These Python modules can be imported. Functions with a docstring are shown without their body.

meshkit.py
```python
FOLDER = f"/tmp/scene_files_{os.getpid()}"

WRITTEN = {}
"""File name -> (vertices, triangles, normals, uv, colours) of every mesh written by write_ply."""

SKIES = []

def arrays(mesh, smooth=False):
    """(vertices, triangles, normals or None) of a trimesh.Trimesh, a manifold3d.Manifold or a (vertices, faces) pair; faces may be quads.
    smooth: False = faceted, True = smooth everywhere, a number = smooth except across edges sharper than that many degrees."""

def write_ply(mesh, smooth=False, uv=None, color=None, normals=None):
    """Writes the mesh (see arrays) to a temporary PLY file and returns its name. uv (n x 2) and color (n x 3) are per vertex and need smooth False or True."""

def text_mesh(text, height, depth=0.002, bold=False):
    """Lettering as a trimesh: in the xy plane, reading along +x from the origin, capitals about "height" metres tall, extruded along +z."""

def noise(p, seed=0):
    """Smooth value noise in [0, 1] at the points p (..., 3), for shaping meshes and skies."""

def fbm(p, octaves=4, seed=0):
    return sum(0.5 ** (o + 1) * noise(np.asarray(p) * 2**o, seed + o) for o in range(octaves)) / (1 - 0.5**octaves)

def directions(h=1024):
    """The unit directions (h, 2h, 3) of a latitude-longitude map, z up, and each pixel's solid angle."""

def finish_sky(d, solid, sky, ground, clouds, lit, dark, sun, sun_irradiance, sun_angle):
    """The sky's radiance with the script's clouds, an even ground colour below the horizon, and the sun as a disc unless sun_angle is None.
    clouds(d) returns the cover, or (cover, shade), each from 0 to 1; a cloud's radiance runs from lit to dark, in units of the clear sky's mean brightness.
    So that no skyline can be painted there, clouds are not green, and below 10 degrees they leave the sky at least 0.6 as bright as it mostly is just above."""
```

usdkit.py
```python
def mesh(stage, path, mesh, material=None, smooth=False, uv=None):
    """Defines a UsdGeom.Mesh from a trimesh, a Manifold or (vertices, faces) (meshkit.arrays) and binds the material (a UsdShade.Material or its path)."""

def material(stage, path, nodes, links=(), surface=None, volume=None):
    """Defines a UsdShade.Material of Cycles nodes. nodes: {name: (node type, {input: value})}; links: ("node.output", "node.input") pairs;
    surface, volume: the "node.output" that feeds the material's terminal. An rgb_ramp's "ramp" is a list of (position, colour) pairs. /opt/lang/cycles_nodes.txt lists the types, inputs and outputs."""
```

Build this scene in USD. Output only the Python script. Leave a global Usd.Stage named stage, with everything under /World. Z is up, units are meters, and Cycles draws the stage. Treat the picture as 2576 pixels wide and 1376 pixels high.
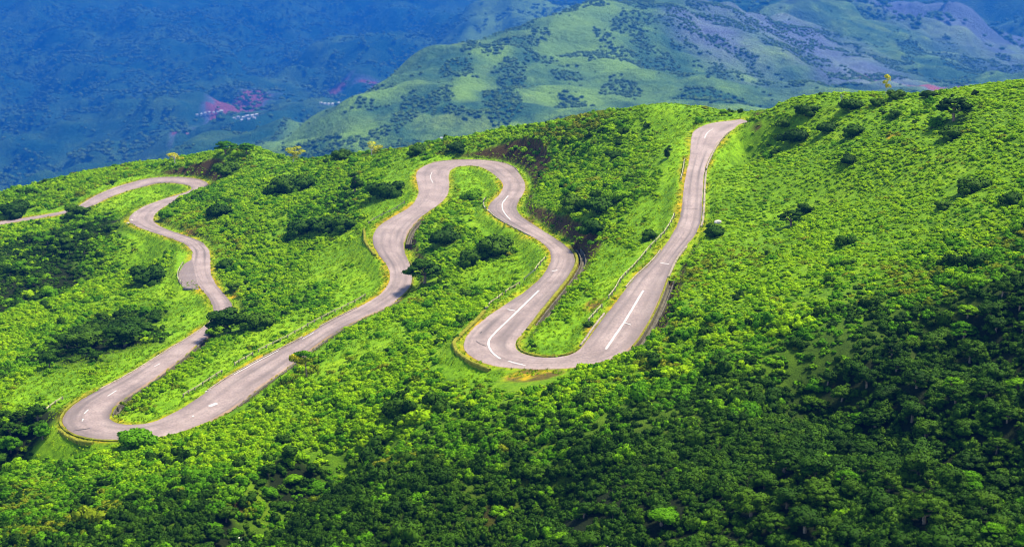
import math, random
import numpy as np, trimesh, usdkit, meshkit
from pxr import Usd, UsdGeom, UsdLux, UsdShade, Sdf, Gf, Vt
from scipy.interpolate import RBFInterpolator, RectBivariateSpline
from scipy.ndimage import gaussian_filter1d, map_coordinates
from scipy.spatial import cKDTree

random.seed(7)
rng = np.random.default_rng(7)
stage = Usd.Stage.CreateInMemory()
UsdGeom.SetStageUpAxis(stage, UsdGeom.Tokens.z)
UsdGeom.SetStageMetersPerUnit(stage, 1.0)
UsdGeom.Xform.Define(stage, '/World')
UsdGeom.Scope.Define(stage, '/World/Looks')

# ------------------------------------------------------------------ camera, sky, sun, exposure
HFOV, PITCH = 40.0, 18.0
cam = UsdGeom.Camera.Define(stage, '/World/camera')
cam.CreateHorizontalApertureAttr(36.0)
cam.CreateVerticalApertureAttr(36.0 * 546 / 1024)
cam.CreateFocalLengthAttr(18.0 / math.tan(math.radians(HFOV / 2)))
cam.CreateClippingRangeAttr(Gf.Vec2f(1.0, 30000.0))
cam.AddTranslateOp().Set(Gf.Vec3d(0, 0, 0))
cam.AddRotateXOp().Set(90.0 - PITCH)
cam.CreateFStopAttr(0.14); cam.CreateFocusDistanceAttr(290.0)
cam.CreateExposureAttr(3.5)
HAZE = .000115

SUN_EL, SUN_AZ = math.radians(60), math.radians(62)      # azimuth from +y (the view) towards +x
sd = np.array([math.cos(SUN_EL) * math.sin(SUN_AZ), math.cos(SUN_EL) * math.cos(SUN_AZ), math.sin(SUN_EL)])
sky = UsdLux.DomeLight.Define(stage, '/World/sky')
sky.GetPrim().SetCustomDataByKey('kind', 'structure')
skym = usdkit.material(stage, '/World/Looks/sky', {
    's': ('sky_texture', {'sky_type': 'single_scattering', 'sun_disc': False, 'sun_elevation': SUN_EL, 'sun_rotation': SUN_AZ,
                          'altitude': 900.0, 'air_density': 1.0, 'aerosol_density': 1.0, 'ozone_density': 1.0}),
    'b': ('background_shader', {'strength': 0.05})}, [('s.color', 'b.color')], surface='b.background')
UsdShade.MaterialBindingAPI.Apply(sky.GetPrim()).Bind(skym)
sun = UsdLux.DistantLight.Define(stage, '/World/sun')
sun.CreateNormalizeAttr(True); sun.CreateIntensityAttr(0.4); sun.CreateAngleAttr(12.0)
sun.CreateColorAttr(Gf.Vec3f(1.0, 0.93, 0.74))
sun.AddRotateXYZOp().Set(Gf.Vec3f(math.degrees(math.pi / 2 - SUN_EL), 0, 180 - math.degrees(SUN_AZ)))

# ------------------------------------------------------------------ helpers
TAKEN = {}
def numbered(name, parent='/World'):
    k = TAKEN.get((parent, name), -1) + 1
    TAKEN[(parent, name)] = k
    return f'{parent}/{name}' if k == 0 else f'{parent}/{name}_{k:03d}'
def tag(prim, label=None, cat=None, group=None, kind=None):
    for k, v in (('label', label), ('category', cat), ('group', group), ('kind', kind)):
        if v: prim.SetCustomDataByKey(k, v)
    return prim
def pathof(p): return '/World' if p is None else str(p.GetPath())
def mesh(name, v, f, mat, parent=None, normals=None, smooth=False, masks=None, raw=None):
    """one Mesh prim; masks: per-vertex rgb primvar read by the material"""
    path = raw or numbered(name, pathof(parent))
    if normals is None and smooth is not False:
        v, f, normals = meshkit.arrays((v, f), smooth)
    v = np.asarray(v); f = np.asarray(f, np.int32)
    m = UsdGeom.Mesh.Define(stage, path)
    m.CreatePointsAttr(Vt.Vec3fArray.FromNumpy(np.ascontiguousarray(v, np.float32)))
    m.CreateFaceVertexCountsAttr(Vt.IntArray.FromNumpy(np.full(len(f), f.shape[1], np.int32)))
    m.CreateFaceVertexIndicesAttr(Vt.IntArray.FromNumpy(np.ascontiguousarray(f.ravel())))
    m.CreateSubdivisionSchemeAttr('none')
    if normals is not None:
        m.CreateNormalsAttr(Vt.Vec3fArray.FromNumpy(np.ascontiguousarray(normals, np.float32)))
        m.SetNormalsInterpolation('vertex')
    if masks is not None:
        pv = UsdGeom.PrimvarsAPI(m).CreatePrimvar('masks', Sdf.ValueTypeNames.Color3fArray, 'vertex')
        pv.Set(Vt.Vec3fArray.FromNumpy(np.ascontiguousarray(masks, np.float32)))
    UsdShade.MaterialBindingAPI.Apply(m.GetPrim()).Bind(mat)
    return m.GetPrim()
def xform(name, loc=(0, 0, 0), rz=0.0, sc=1.0):
    x = UsdGeom.Xform.Define(stage, numbered(name))
    x.AddTranslateOp().Set(Gf.Vec3d(*map(float, loc)))
    if rz: x.AddRotateZOp().Set(math.degrees(rz))
    if np.ndim(sc) or sc != 1.0:
        x.AddScaleOp().Set(Gf.Vec3f(*(map(float, sc) if np.ndim(sc) else (float(sc),) * 3)))
    return x.GetPrim()
class MB:
    """collects simple solids into one mesh"""
    def __init__(s): s.v, s.f, s.n = [], [], 0
    def add(s, v, f):
        s.v.append(np.asarray(v, float)); s.f.append(np.asarray(f, int) + s.n); s.n += len(v); return s
    def tm(s, m): return s.add(m.vertices, m.faces)
    def box(s, c, size, rz=0.0, tilt=0.0):
        m = trimesh.creation.box(size)
        if tilt: m.apply_transform(trimesh.transformations.rotation_matrix(tilt, [1, 0, 0]))
        if rz: m.apply_transform(trimesh.transformations.rotation_matrix(rz, [0, 0, 1]))
        m.apply_translation(c); return s.tm(m)
    def tube(s, pts, rad, n=6):
        pts = np.asarray(pts, float); rad = np.broadcast_to(rad, len(pts)); rings = []
        for i, p in enumerate(pts):
            t = pts[min(i + 1, len(pts) - 1)] - pts[max(i - 1, 0)]; t /= np.linalg.norm(t) + 1e-9
            a = np.cross(t, [0.31, 0.95, 0.1]); a /= np.linalg.norm(a) + 1e-9; b = np.cross(t, a)
            th = np.linspace(0, 2 * math.pi, n, endpoint=False)[:, None]
            rings.append(p + rad[i] * (np.cos(th) * a + np.sin(th) * b))
        v = np.vstack(rings + [pts[-1:]]); f = []
        for i in range(len(pts) - 1):
            for k in range(n):
                a0, a1 = i * n + k, i * n + (k + 1) % n
                f += [(a0, a1, a1 + n), (a0, a1 + n, a0 + n)]
        e = (len(pts) - 1) * n
        f += [(e + k, e + (k + 1) % n, len(v) - 1) for k in range(n)]
        return s.add(v, f)
    def build(s, name, mat, parent=None, smooth=False):
        return mesh(name, np.vstack(s.v), np.vstack(s.f), mat, parent, smooth=smooth)

FPX = 1288 / math.tan(math.radians(HFOV / 2)); SP, CP = math.sin(math.radians(PITCH)), math.cos(math.radians(PITCH))
def ray(U, V):
    x = (np.asarray(U, float) - 1288) / FPX; y = (np.asarray(V, float) - 688) / FPX
    return np.stack([x, CP - y * SP, -SP - y * CP], -1)
def at_y(U, V, Y):
    d = ray(U, V); return d * (np.asarray(Y, float) / d[..., 1])[..., None]
def pix(p):
    p = np.asarray(p, float); w = p[..., 1] * CP - p[..., 2] * SP; up = p[..., 1] * SP + p[..., 2] * CP
    return np.stack([1288 + FPX * p[..., 0] / w, 688 - FPX * up / w], -1)
def sstep(a, b, x):
    t = np.clip((np.asarray(x, float) - a) / (b - a), 0, 1); return t * t * (3 - 2 * t)
def fbm2(x, y, s, seed=0, oc=4):
    return meshkit.fbm(np.stack([x / s, y / s, np.zeros_like(x) + seed * 7.3], -1), oc, seed)

# ------------------------------------------------------------------ the road's course (edges, then a smooth ribbon)
EDGE_L = [(1880,303),(1865,311),(1852.7,322.8),(1822.7,337.8),(1802.6,361),(1786,391),(1774,418),(1769,448),(1767.6,481),(1766,521),(1762.6,561),(1746,598),(1719,625),(1694,660),(1672.6,715.7),(1649,775.8),(1619,829),(1599,859),(1582.5,879),(1546,899),(1506,912.6),(1452,926),(1386,930),(1319,930),(1269,928),(1225.5,921),(1195.5,909),(1169,889),(1162,866),(1175.5,839),(1212,806),(1265.6,769),(1319,736),(1365.7,696),(1385.7,659),(1385.7,632),(1372,615.6),(1345.6,597),(1308.5,579.5),(1262,556),(1235,536),(1225,522.7),(1232,512.7),(1255,492.7),(1265,476),(1267,462.7),(1255,449),(1235,432.6),(1208.4,419),(1182,416),(1148,421),(1131.7,429),(1128,442.7),(1131.7,466),(1128,486),(1115,506),(1075,532.7),(1048,556),(1025,582.8),(1015,612.8),(1018,636),(1031.6,663),(1036.6,686),(1035,716),(1011.6,743),(965,776),(924.5,794),(891,808.6),(824.5,845),(777.7,882),(744,905),(697.6,942),(644,975.5),(597.5,1015.5),(557.5,1042),(507.5,1065.6),(457.4,1085.6),(410,1096),(345,1106),(280,1109),(233.6,1105.6),(187,1095.6),(160,1079),(152,1059),(160,1039),(180,1020.5),(217,995.5),(300,955.5),(367,915.4),(434,872),(484,845),(517,828.7),(536,812),(540.6,796),(534,766),(524,746),(500.5,720),(481,690),(480.5,656),(485.5,632.7),(467,612.7),(417,594.4),(367,579),(327,562.7),(322,549),(337,532.6),(367,516),(417,499),(455,489),(480,480),(484,472.6),(474,466),(434,460),(384,462.6),(317,481),(267,499),(233.6,517.6),(167,536),(100,549.3),(0,567.7),(-60,577)]
EDGE_R = [(1880,298),(1872.7,301),(1840,302),(1806,305),(1766,312.8),(1744,327.8),(1737.6,351),(1736,380),(1734,408),(1726,434.6),(1719,481),(1716,521),(1707.6,558),(1692.5,588),(1652.5,648),(1632.5,668),(1592.6,702),(1562.5,742),(1529,786),(1499,822.5),(1479,852),(1446,882.6),(1415.7,896),(1369,901),(1335.6,899),(1309,889),(1294,872.6),(1299,856),(1319,832.5),(1352,789),(1385.7,749),(1419,709),(1439,679),(1449,655.7),(1442,635.7),(1422,615.6),(1390,595),(1348.6,569.5),(1308.5,542.8),(1298.5,526),(1303.5,506),(1320,482.7),(1322,462.7),(1308.5,439),(1292,419),(1262,407.6),(1215,402),(1168.4,401),(1115,404),(1075,412.6),(1051.6,426),(1045,442.7),(1051.6,462.7),(1055,482.7),(1045,506),(1025,526),(988,546),(955,566),(938,586),(938,612.8),(951.5,639.5),(975,666),(983,693),(978,715),(957,741),(891,778.6),(811,818.7),(757.7,852),(711,875),(644,908.7),(584,942),(524,982),(457.4,1028),(400,1052),(367,1065),(325,1069),(290,1065.6),(273.6,1052),(277,1032),(290,1015.5),(320,995.5),(374,962),(427,922),(467,888.7),(500.5,862),(530,838),(570,808),(586,785),(585.6,766),(564,739.5),(540.6,713),(529,686),(529,653),(527,629),(507,606),(467,592.7),(424,579),(394,566),(384,552.7),(390,536),(414,519),(444,501),(490,488),(520,476),(527,466),(520.5,457.6),(500.5,449),(434,442),(367,447.5),(300,466),(250,486),(213.5,506),(190,519),(160,532.6),(100,543),(0,559),(-60,568)]
ZKEY = [((1880, 303), -84), ((1766, 521), -92), ((1649, 775.8), -97), ((1386, 930), -100), ((1162, 866), -101.5), ((1365.7, 696), -105), ((1235, 536), -109),
        ((1182, 416), -113), ((1018, 636), -117), ((924.5, 794), -119.5), ((644, 975.5), -121.5), ((410, 1096), -123), ((152, 1059), -124.5), ((367, 915.4), -127),
        ((540.6, 796), -130), ((480.5, 656), -134), ((322, 549), -138), ((480, 480), -142), ((434, 460), -143), ((233.6, 517.6), -147), ((0, 567.7), -153), ((-60, 577), -154)]
def course():
    def res(p, n):
        p = np.array(p, float); s = np.r_[0, np.cumsum(np.linalg.norm(np.diff(p, axis=0), axis=1))]
        t = np.linspace(0, s[-1], n); return np.c_[np.interp(t, s, p[:, 0]), np.interp(t, s, p[:, 1])]
    N = 700
    L, R = res(EDGE_L, N), res(EDGE_R, N)
    key = [int(np.argmin(np.linalg.norm(L - np.array(k), axis=1))) for k, _ in ZKEY]
    z = np.interp(np.arange(N), key, [h for _, h in ZKEY])
    z = gaussian_filter1d(z, 14, mode='nearest')
    l, r = ray(L[:, 0], L[:, 1]), ray(R[:, 0], R[:, 1])
    l2, r2 = l[:, :2] / -l[:, 2:], r[:, :2] / -r[:, 2:]
    cost = np.linalg.norm(l2[:, None] - r2[None], axis=2) ** 2
    acc = np.full((N, N), 1e18); acc[0] = np.cumsum(cost[0])
    for i in range(1, N):
        row, prev = acc[i], acc[i - 1]
        row[0] = prev[0] + cost[i, 0]
        best = np.minimum(prev[1:], prev[:-1])
        for j in range(1, N):
            a = best[j - 1]; b = row[j - 1]
            row[j] = cost[i, j] + (a if a < b else b)
    i = j = N - 1; pairs = [(i, j)]
    while i or j:
        c = [(acc[i - 1, j - 1], i - 1, j - 1)] if i and j else []
        if i: c.append((acc[i - 1, j], i - 1, j))
        if j: c.append((acc[i, j - 1], i, j - 1))
        _, i, j = min(c); pairs.append((i, j))
    pr = np.array(pairs[::-1])
    zz = z[pr[:, 0]]
    A, B = l2[pr[:, 0]] * -zz[:, None], r2[pr[:, 0] * 0 + pr[:, 1]] * -zz[:, None]
    C = (A + B) / 2
    s = np.r_[0, np.cumsum(np.linalg.norm(np.diff(C, axis=0), axis=1))]
    keep = np.r_[True, np.diff(s) > 1e-4]; s, C, A, B, zz = s[keep], C[keep], A[keep], B[keep], zz[keep]
    t = np.arange(0, s[-1], 1.0)
    g = lambda a, k: gaussian_filter1d(np.stack([np.interp(t, s, a[:, q]) for q in range(a.shape[1])], 1), k, axis=0, mode='nearest')
    C, A, B, zz = g(C, 2.5), g(A, 2.5), g(B, 2.5), g(zz[:, None], 12)[:, 0]
    T = np.gradient(C, axis=0); T /= np.linalg.norm(T, axis=1, keepdims=True)
    Nn = np.c_[-T[:, 1], T[:, 0]]                      # to the traveller's left
    hl = np.sum((A - C) * Nn, 1); hr = -np.sum((B - C) * Nn, 1)
    return C, zz, T, Nn, np.clip(gaussian_filter1d(hl, 3), 2.2, 7.5), np.clip(gaussian_filter1d(hr, 3), 2.2, 7.5)
RC, RZ, RT, RN, HL, HR = course()
RS = np.r_[0, np.cumsum(np.linalg.norm(np.diff(RC, axis=0), axis=1))]

# ------------------------------------------------------------------ the land
def plane(x, y): return -97 + 0.27 * x
CREST = [(-140, 520, 650), (0, 491, 650), (100, 463, 645), (200, 437, 637), (300, 420, 628), (430, 404, 612), (520, 384, 590), (600, 378, 575), (660, 396, 562), (710, 411, 557),
         (800, 400, 548), (900, 390, 540), (1000, 383, 528), (1100, 360, 512), (1180, 348, 500), (1250, 338, 490), (1400, 314, 468), (1500, 299, 452), (1650, 276, 436), (1720, 282, 428),
         (1800, 289, 420), (1880, 290, 413), (1950, 276, 398), (2100, 262, 386), (2300, 240, 373), (2450, 222, 363), (2576, 210, 356), (2750, 192, 346)]
FARPTS = [  # the green ridge across the valley: spine, then its near face
    (725, 345, 1350), (760, 295, 1400), (850, 226, 1450), (950, 160, 1520), (1100, 70, 1620), (1200, 22, 1700), (1330, -8, 1800), (1450, -45, 1900), (1600, -70, 2000), (1750, -90, 2150),
    (900, 330, 1250), (1000, 380, 1120), (1100, 330, 1230), (1300, 290, 1290), (1300, 200, 1450), (1300, 110, 1650), (1500, 250, 1350), (1500, 130, 1600), (1700, 200, 1500), (1750, 100, 1750),
    (1900, 150, 1750), (1900, 260, 1380), (2100, 200, 1650), (2100, 100, 2000), (1900, 30, 2050), (2100, 0, 2350), (2050, -70, 2600), (2300, 180, 1850), (2300, 60, 2400), (2300, -50, 2900), (2576, 180, 2100), (2576, 50, 2700), (2576, -60, 3200), (2850, 120, 2600), (2850, -60, 3300),
    # valley floor and the blue mountains on the left
    (500, 345, 1900), (620, 298, 2100), (560, 288, 2200), (350, 400, 1650), (100, 430, 2000), (300, 350, 2400), (0, 460, 1800), (-150, 400, 2300), (0, 300, 2800), (200, 200, 3300), (400, 250, 2900), (500, 150, 3500),
    (300, 60, 4000), (0, 100, 3800), (-200, 150, 3700), (700, 200, 3000), (700, 80, 3900), (900, 100, 3600), (900, 30, 4200), (1100, 40, 4300), (1200, 20, 4800), (-100, -50, 4500), (300, -70, 4700), (600, -50, 4700),
    (1100, -40, 5200), (1400, -40, 5500), (1900, -60, 4200)]
FS = 2.4      # how much farther off the land across the valley lies
def near_function():
    P = [np.c_[RC, RZ][::6]]
    cr = np.array(CREST, float); c = at_y(cr[:, 0], cr[:, 1], cr[:, 2]); P.append(c)
    b1 = c + np.array([0, 45, -15]); b2 = c + np.array([0, 120, -52]); b3 = c + np.array([0, 260, -120]); P += [b1, b2, b3]
    X, Y = np.meshgrid(np.arange(-420, 421, 60.), np.arange(10, 760, 50.)); q = np.c_[X.ravel(), Y.ravel()]
    u = pix(np.c_[q, plane(q[:, 0], q[:, 1])])
    crz = np.interp(u[:, 0], cr[:, 0], cr[:, 2])
    far_from_road = cKDTree(RC).query(q)[0] > 45
    front = (q[:, 1] < crz - 40) & far_from_road
    q = q[front]; P.append(np.c_[q, plane(q[:, 0], q[:, 1]) + 2 * np.sin(q[:, 0] / 40) * np.cos(q[:, 1] / 50)])
    # places read off the photograph: bank behind the top turn, knoll by the left turn, spur between the legs
    ex = [(1400, 350, 452), (1550, 330, 432), (1560, 420, 395), (1650, 350, 420), (600, 450, 520), (700, 520, 470), (760, 640, 420), (800, 470, 500), (1850, 420, 385), (1900, 560, 320), (1780, 760, 258)]
    e = np.array(ex, float); P.append(at_y(e[:, 0], e[:, 1], e[:, 2]))
    P = np.vstack(P)
    return RBFInterpolator(P[:, :2], P[:, 2], kernel='thin_plate_spline', smoothing=0.6, neighbors=60)
def far_function():
    e = np.array(FARPTS, float); F = at_y(e[:, 0], e[:, 1], e[:, 2] * FS)
    sp = F[:10] + np.stack([np.full(10, -120.), np.full(10, 460.), np.full(10, -210.)], 1)
    cr = np.array(CREST, float); c = at_y(cr[:, 0], cr[:, 1], cr[:, 2])
    base = [c + np.array([0, 120, -52]), c[::3] + np.array([0, 260, -120]), c[::3] + np.array([0, 420, -175])]
    side = np.array([(x, y, z) for x, y, z in [(-900, 300, -330), (-900, -200, -300), (-2300, 1600, -650), (900, 300, 60), (900, -200, 80), (2600, 2200, -60), (0, -400, -60), (-4400, 5500, -1100), (-7500, 11500, -400), (7500, 11500, 100), (5700, 5900, -200), (0, 17000, -100), (-7500, 17000, 0), (7500, 17000, 0)]], float)
    P = np.vstack([F, sp, *base, side])
    return RBFInterpolator(P[:, :2], P[:, 2], kernel='linear', smoothing=0.0)
near_f, far_f = near_function(), far_function()
NX, NY = np.arange(-480, 481, 8.), np.arange(-60, 1001, 8.)
gx, gy = np.meshgrid(NX, NY, indexing='ij'); NEARG = RectBivariateSpline(NX, NY, near_f(np.c_[gx.ravel(), gy.ravel()]).reshape(gx.shape))
FX, FY = np.arange(-8000, 8001, 80.), np.arange(-800, 16001, 80.)
gx, gy = np.meshgrid(FX, FY, indexing='ij'); fz = far_f(np.c_[gx.ravel(), gy.ravel()]).reshape(gx.shape)
from scipy.ndimage import gaussian_filter
FARG = RectBivariateSpline(FX, FY, gaussian_filter(fz, 1.0))
ROADTREE = cKDTree(RC)
GULLIES = [([(880, 1110), (760, 1180), (650, 1270), (560, 1350), (480, 1450)], 7.0, 9.0), ([(1360, 1230), (1250, 1330), (1180, 1420)], 5.0, 8.0), ([(330, 640), (180, 680), (40, 740), (-120, 800)], 6.0, 11.0),
           ([(2050, 960), (2200, 1030), (2420, 1080), (2620, 1180)], 5.5, 9.0), ([(160, 1100), (40, 1120), (-120, 1180)], 6.0, 9.0), ([(2350, 800), (2500, 880), (2640, 900)], 4.0, 8.0)]
def drop(U, V):
    """the point of the smooth slope seen at a place in the photograph"""
    d = ray(U, V); ts = np.linspace(60, 700, 1300)
    p = d[None] * (ts / d[1])[:, None]
    g = ground_near(p[:, 0], p[:, 1], smooth=True) if GUL else NEARG.ev(p[:, 0], p[:, 1])
    k = np.argmax(p[:, 2] < g); k = len(ts) // 3 if k == 0 else k
    return p[k]
GUL = []
gl = [(np.array([drop(*q)[:2] for q in pts]), dep, wid) for pts, dep, wid in GULLIES]
def seg_dist(x, y, pts):
    d = np.full(x.shape, 1e9)
    for a, b in zip(pts[:-1], pts[1:]):
        ab = b - a; t = np.clip(((x - a[0]) * ab[0] + (y - a[1]) * ab[1]) / (ab @ ab), 0, 1)
        d = np.minimum(d, np.hypot(x - a[0] - t * ab[0], y - a[1] - t * ab[1]))
    return d
GUL = gl
# ditches: (traveller's side, first and last metre of the course, offset from the road edge)
DITCH = [(+1, 128, 168, .9), (-1, 168, 172, 0), (-1, 215, 283, 1.9), (+1, 480, 510, 1.2), (+1, 548, 622, 1.2), (-1, 655, 720, 1.2)]
def road_info(x, y):
    q = np.c_[np.ravel(x), np.ravel(y)]
    d, i = ROADTREE.query(q)
    v = q - RC[i]; lat = np.sum(v * RN[i], 1)
    e = np.where(lat > 0, lat - HL[i], -lat - HR[i])       # distance outside the paved edge
    end = np.abs(np.sum(v * RT[i], 1)) > 1.5
    e = np.where(end, np.maximum(e, d - 3), e)
    sh = np.shape(x)
    return e.reshape(sh), i.reshape(sh), np.sign(lat).reshape(sh)
def ground_near(x, y, smooth=False):
    x, y = np.asarray(x, float), np.asarray(y, float)
    z = NEARG.ev(x, y)
    for pts, dep, wid in GUL:
        z = z - dep * np.exp(-(seg_dist(x, y, pts) / wid) ** 2)
    z = z + (fbm2(x, y, 38, 3, 3) - .5) * 5.0 * sstep(3, 22, ROADTREE.query(np.c_[x.ravel(), y.ravel()])[0].reshape(x.shape))
    if smooth: return z
    z = z + (fbm2(x, y, 6, 5, 3) - .5) * 0.9
    e, i, side = road_info(x, y)
    verge = np.where((side > 0) & (RS[i] > 772) & (RS[i] < 818), 5.0, 2.2)
    w = 1 - sstep(verge, verge + 6.0, e)
    lim = np.clip(e - verge, 0, None) * 0.9                  # cut and fill no steeper than this right by the road
    zr = RZ[i]
    z = np.where(e < verge + 6, zr + np.clip((z - zr) * (1 - w * .0), -lim, lim * 1.2), z)
    z = z - 0.10 * (e < verge) - 0.25 * (1 - sstep(-1.2, -0.2, e)) + 0.12 * (fbm2(x, y, 1.7, 9, 2) - .5) * sstep(0, 1, e)
    for sd_, a, b, off in DITCH:
        m = (side == sd_) & (RS[i] > a) & (RS[i] < b)
        z = z - 1.7 * m * np.exp(-((e - off - .25) / 1.15) ** 6)
    return z
def ravines(x, y):
    n1 = np.abs(fbm2(x + 90 * fbm2(x, y, 620, 4, 2), y, 900, 21, 4) - .5) * 2
    n2 = np.abs(fbm2(x, y, 260, 22, 3) - .5) * 2
    return n1, n2
def fold_noise(x, y): return np.abs(fbm2(x + 500 * fbm2(x, y, 1500, 25, 2), y * .7, 2100, 26, 3) - .5) * 2
def folds(x, y): return sstep(4300, 7000, y - 0.35 * x) * (fold_noise(x, y) - .3) * 620
def ground_far(x, y):
    z = FARG.ev(x, y); n1, n2 = ravines(x, y); z = z + folds(x, y)
    a = sstep(1000, 2700, y) ; b = sstep(4100, 7000, y - 0.35 * x)
    return z + a * (n1 - .3) * (130 + 400 * b) + a * (n2 - .3) * (90 + 60 * b) + a * (fbm2(x, y, 50, 23, 3) - .5) * (8 + 14 * b)
def ground(x, y):
    x, y = np.asarray(x, float), np.asarray(y, float)
    w = sstep(690, 860, y) 
    w = np.maximum(w, sstep(330, 460, np.abs(x))); w = np.maximum(w, sstep(20, -50, y))
    z = ground_far(x, y)
    k = w < 1
    if np.any(k):
        z = np.array(z); z[k] = (1 - w[k]) * ground_near(x[k], y[k]) + w[k] * z[k]
    return z
def at_pixel(U, V, far=False):
    """where the line of sight through a place in the photograph meets the land"""
    d = ray(U, V); ts = np.linspace(1600, 14400, 2200) if far else np.linspace(60, 760, 1400)
    p = d[None] * (ts / d[1])[:, None]
    g = ground_far(p[:, 0], p[:, 1]) if far else ground(p[:, 0], p[:, 1])
    k = int(np.argmax(p[:, 2] < g)); k = k if k else (700 if far else 1000)
    return np.array([p[k, 0], p[k, 1], g[k]])

# the places of bare, special or haze-tinted ground, read off the photograph and laid on the land
def spots(lst, far=False):
    out = []
    for U, V, ru, rv in lst:
        c = at_pixel(U, V, far); a = at_pixel(U, V - rv, far); b = at_pixel(U, V + rv, far)
        if far: c = (a + b) / 2 * .75 + c * .25
        out.append((c[0], c[1], ru * c[1] / FPX, max(1.0, abs(a[1] - b[1]) / 2)))
    return out
def spot_mask(x, y, sp, soft=.35, seed=0):
    m = np.zeros(np.shape(x)); nz = (fbm2(x, y, 9, 31 + seed, 3) - .5) * .9
    for cx, cy, rx, ry in sp:
        m = np.maximum(m, 1 - sstep(1 - soft, 1 + soft, np.hypot((x - cx) / rx, (y - cy) / ry) + nz))
    return m
MEADOW = spots([(u_, v_, a_ * 1.25, b_ * 1.3) for u_, v_, a_, b_ in [(845, 640, 60, 45), (470, 790, 70, 35), (905, 735, 60, 22), (700, 850, 90, 22), (560, 930, 60, 45), (430, 1010, 50, 25), (1400, 850, 55, 30), (1480, 790, 40, 30), (1530, 680, 45, 60), (1640, 560, 40, 50), (1250, 690, 90, 20),
                (1010, 420, 35, 40), (970, 510, 50, 30), (350, 500, 70, 20), (380, 620, 45, 35), (430, 690, 40, 40), (1690, 300, 40, 30), (1190, 470, 30, 30), (130, 990, 80, 30), (850, 920, 70, 30), (960, 850, 60, 30), (1330, 640, 30, 20), (1700, 380, 20, 60), (120, 960, 80, 40), (320, 900, 60, 25), (900, 690, 50, 30), (1180, 900, 40, 40)]])
OCHRE = spots([(1340, 944, 75, 15), (1495, 768, 25, 12), (1490, 830, 25, 14), (600, 1280, 22, 22), (605, 1362, 12, 14), (1330, 1195, 10, 16), (1230, 1305, 25, 30), (1415, 560, 22, 12), (2245, 345, 9, 7), (1330, 560, 16, 14), (590, 745, 14, 10), (470, 590, 45, 9)])
DARKW = spots([(60, 720, 150, 60), (150, 600, 150, 50), (60, 1090, 130, 60), (260, 860, 150, 60), (720, 1220, 90, 60), (2150, 960, 130, 45), (2350, 1130, 260, 130), (2450, 1300, 240, 120), (2050, 1250, 200, 110), (2480, 830, 140, 70), (1450, 1340, 120, 60), (560, 1360, 40, 60)])
WOODS = spots([(1025, 275, 34, 50), (1262, 262, 48, 40), (1285, 185, 45, 40), (1150, 170, 36, 26), (1440, 262, 50, 26), (1560, 225, 60, 26), (690, 300, 55, 26), (872, 232, 13, 22), (1100, 245, 45, 26), (1700, 180, 40, 18), (1620, 120, 30, 22), (1330, 100, 26, 14), (1420, 190, 40, 14), (1240, 130, 30, 14), (980, 330, 40, 14), (1380, 320, 50, 14), (1800, 250, 90, 20)], far=True)
HAZE_TINT = spots([(2000, 90, 260, 90), (2300, 60, 260, 80), (1780, 100, 120, 70), (2520, 60, 160, 80), (2200, 180, 200, 60), (1650, 30, 90, 40)], far=True)  # pale violet haze of the far right slopes, painted into the land colour
BARE = spots([(590, 258, 75, 34), (630, 242, 50, 24), (840, 222, 40, 14), (920, 195, 30, 12), (455, 318, 9, 14), (470, 334, 14, 5), (2280, 215, 50, 30)], far=True)
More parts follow.
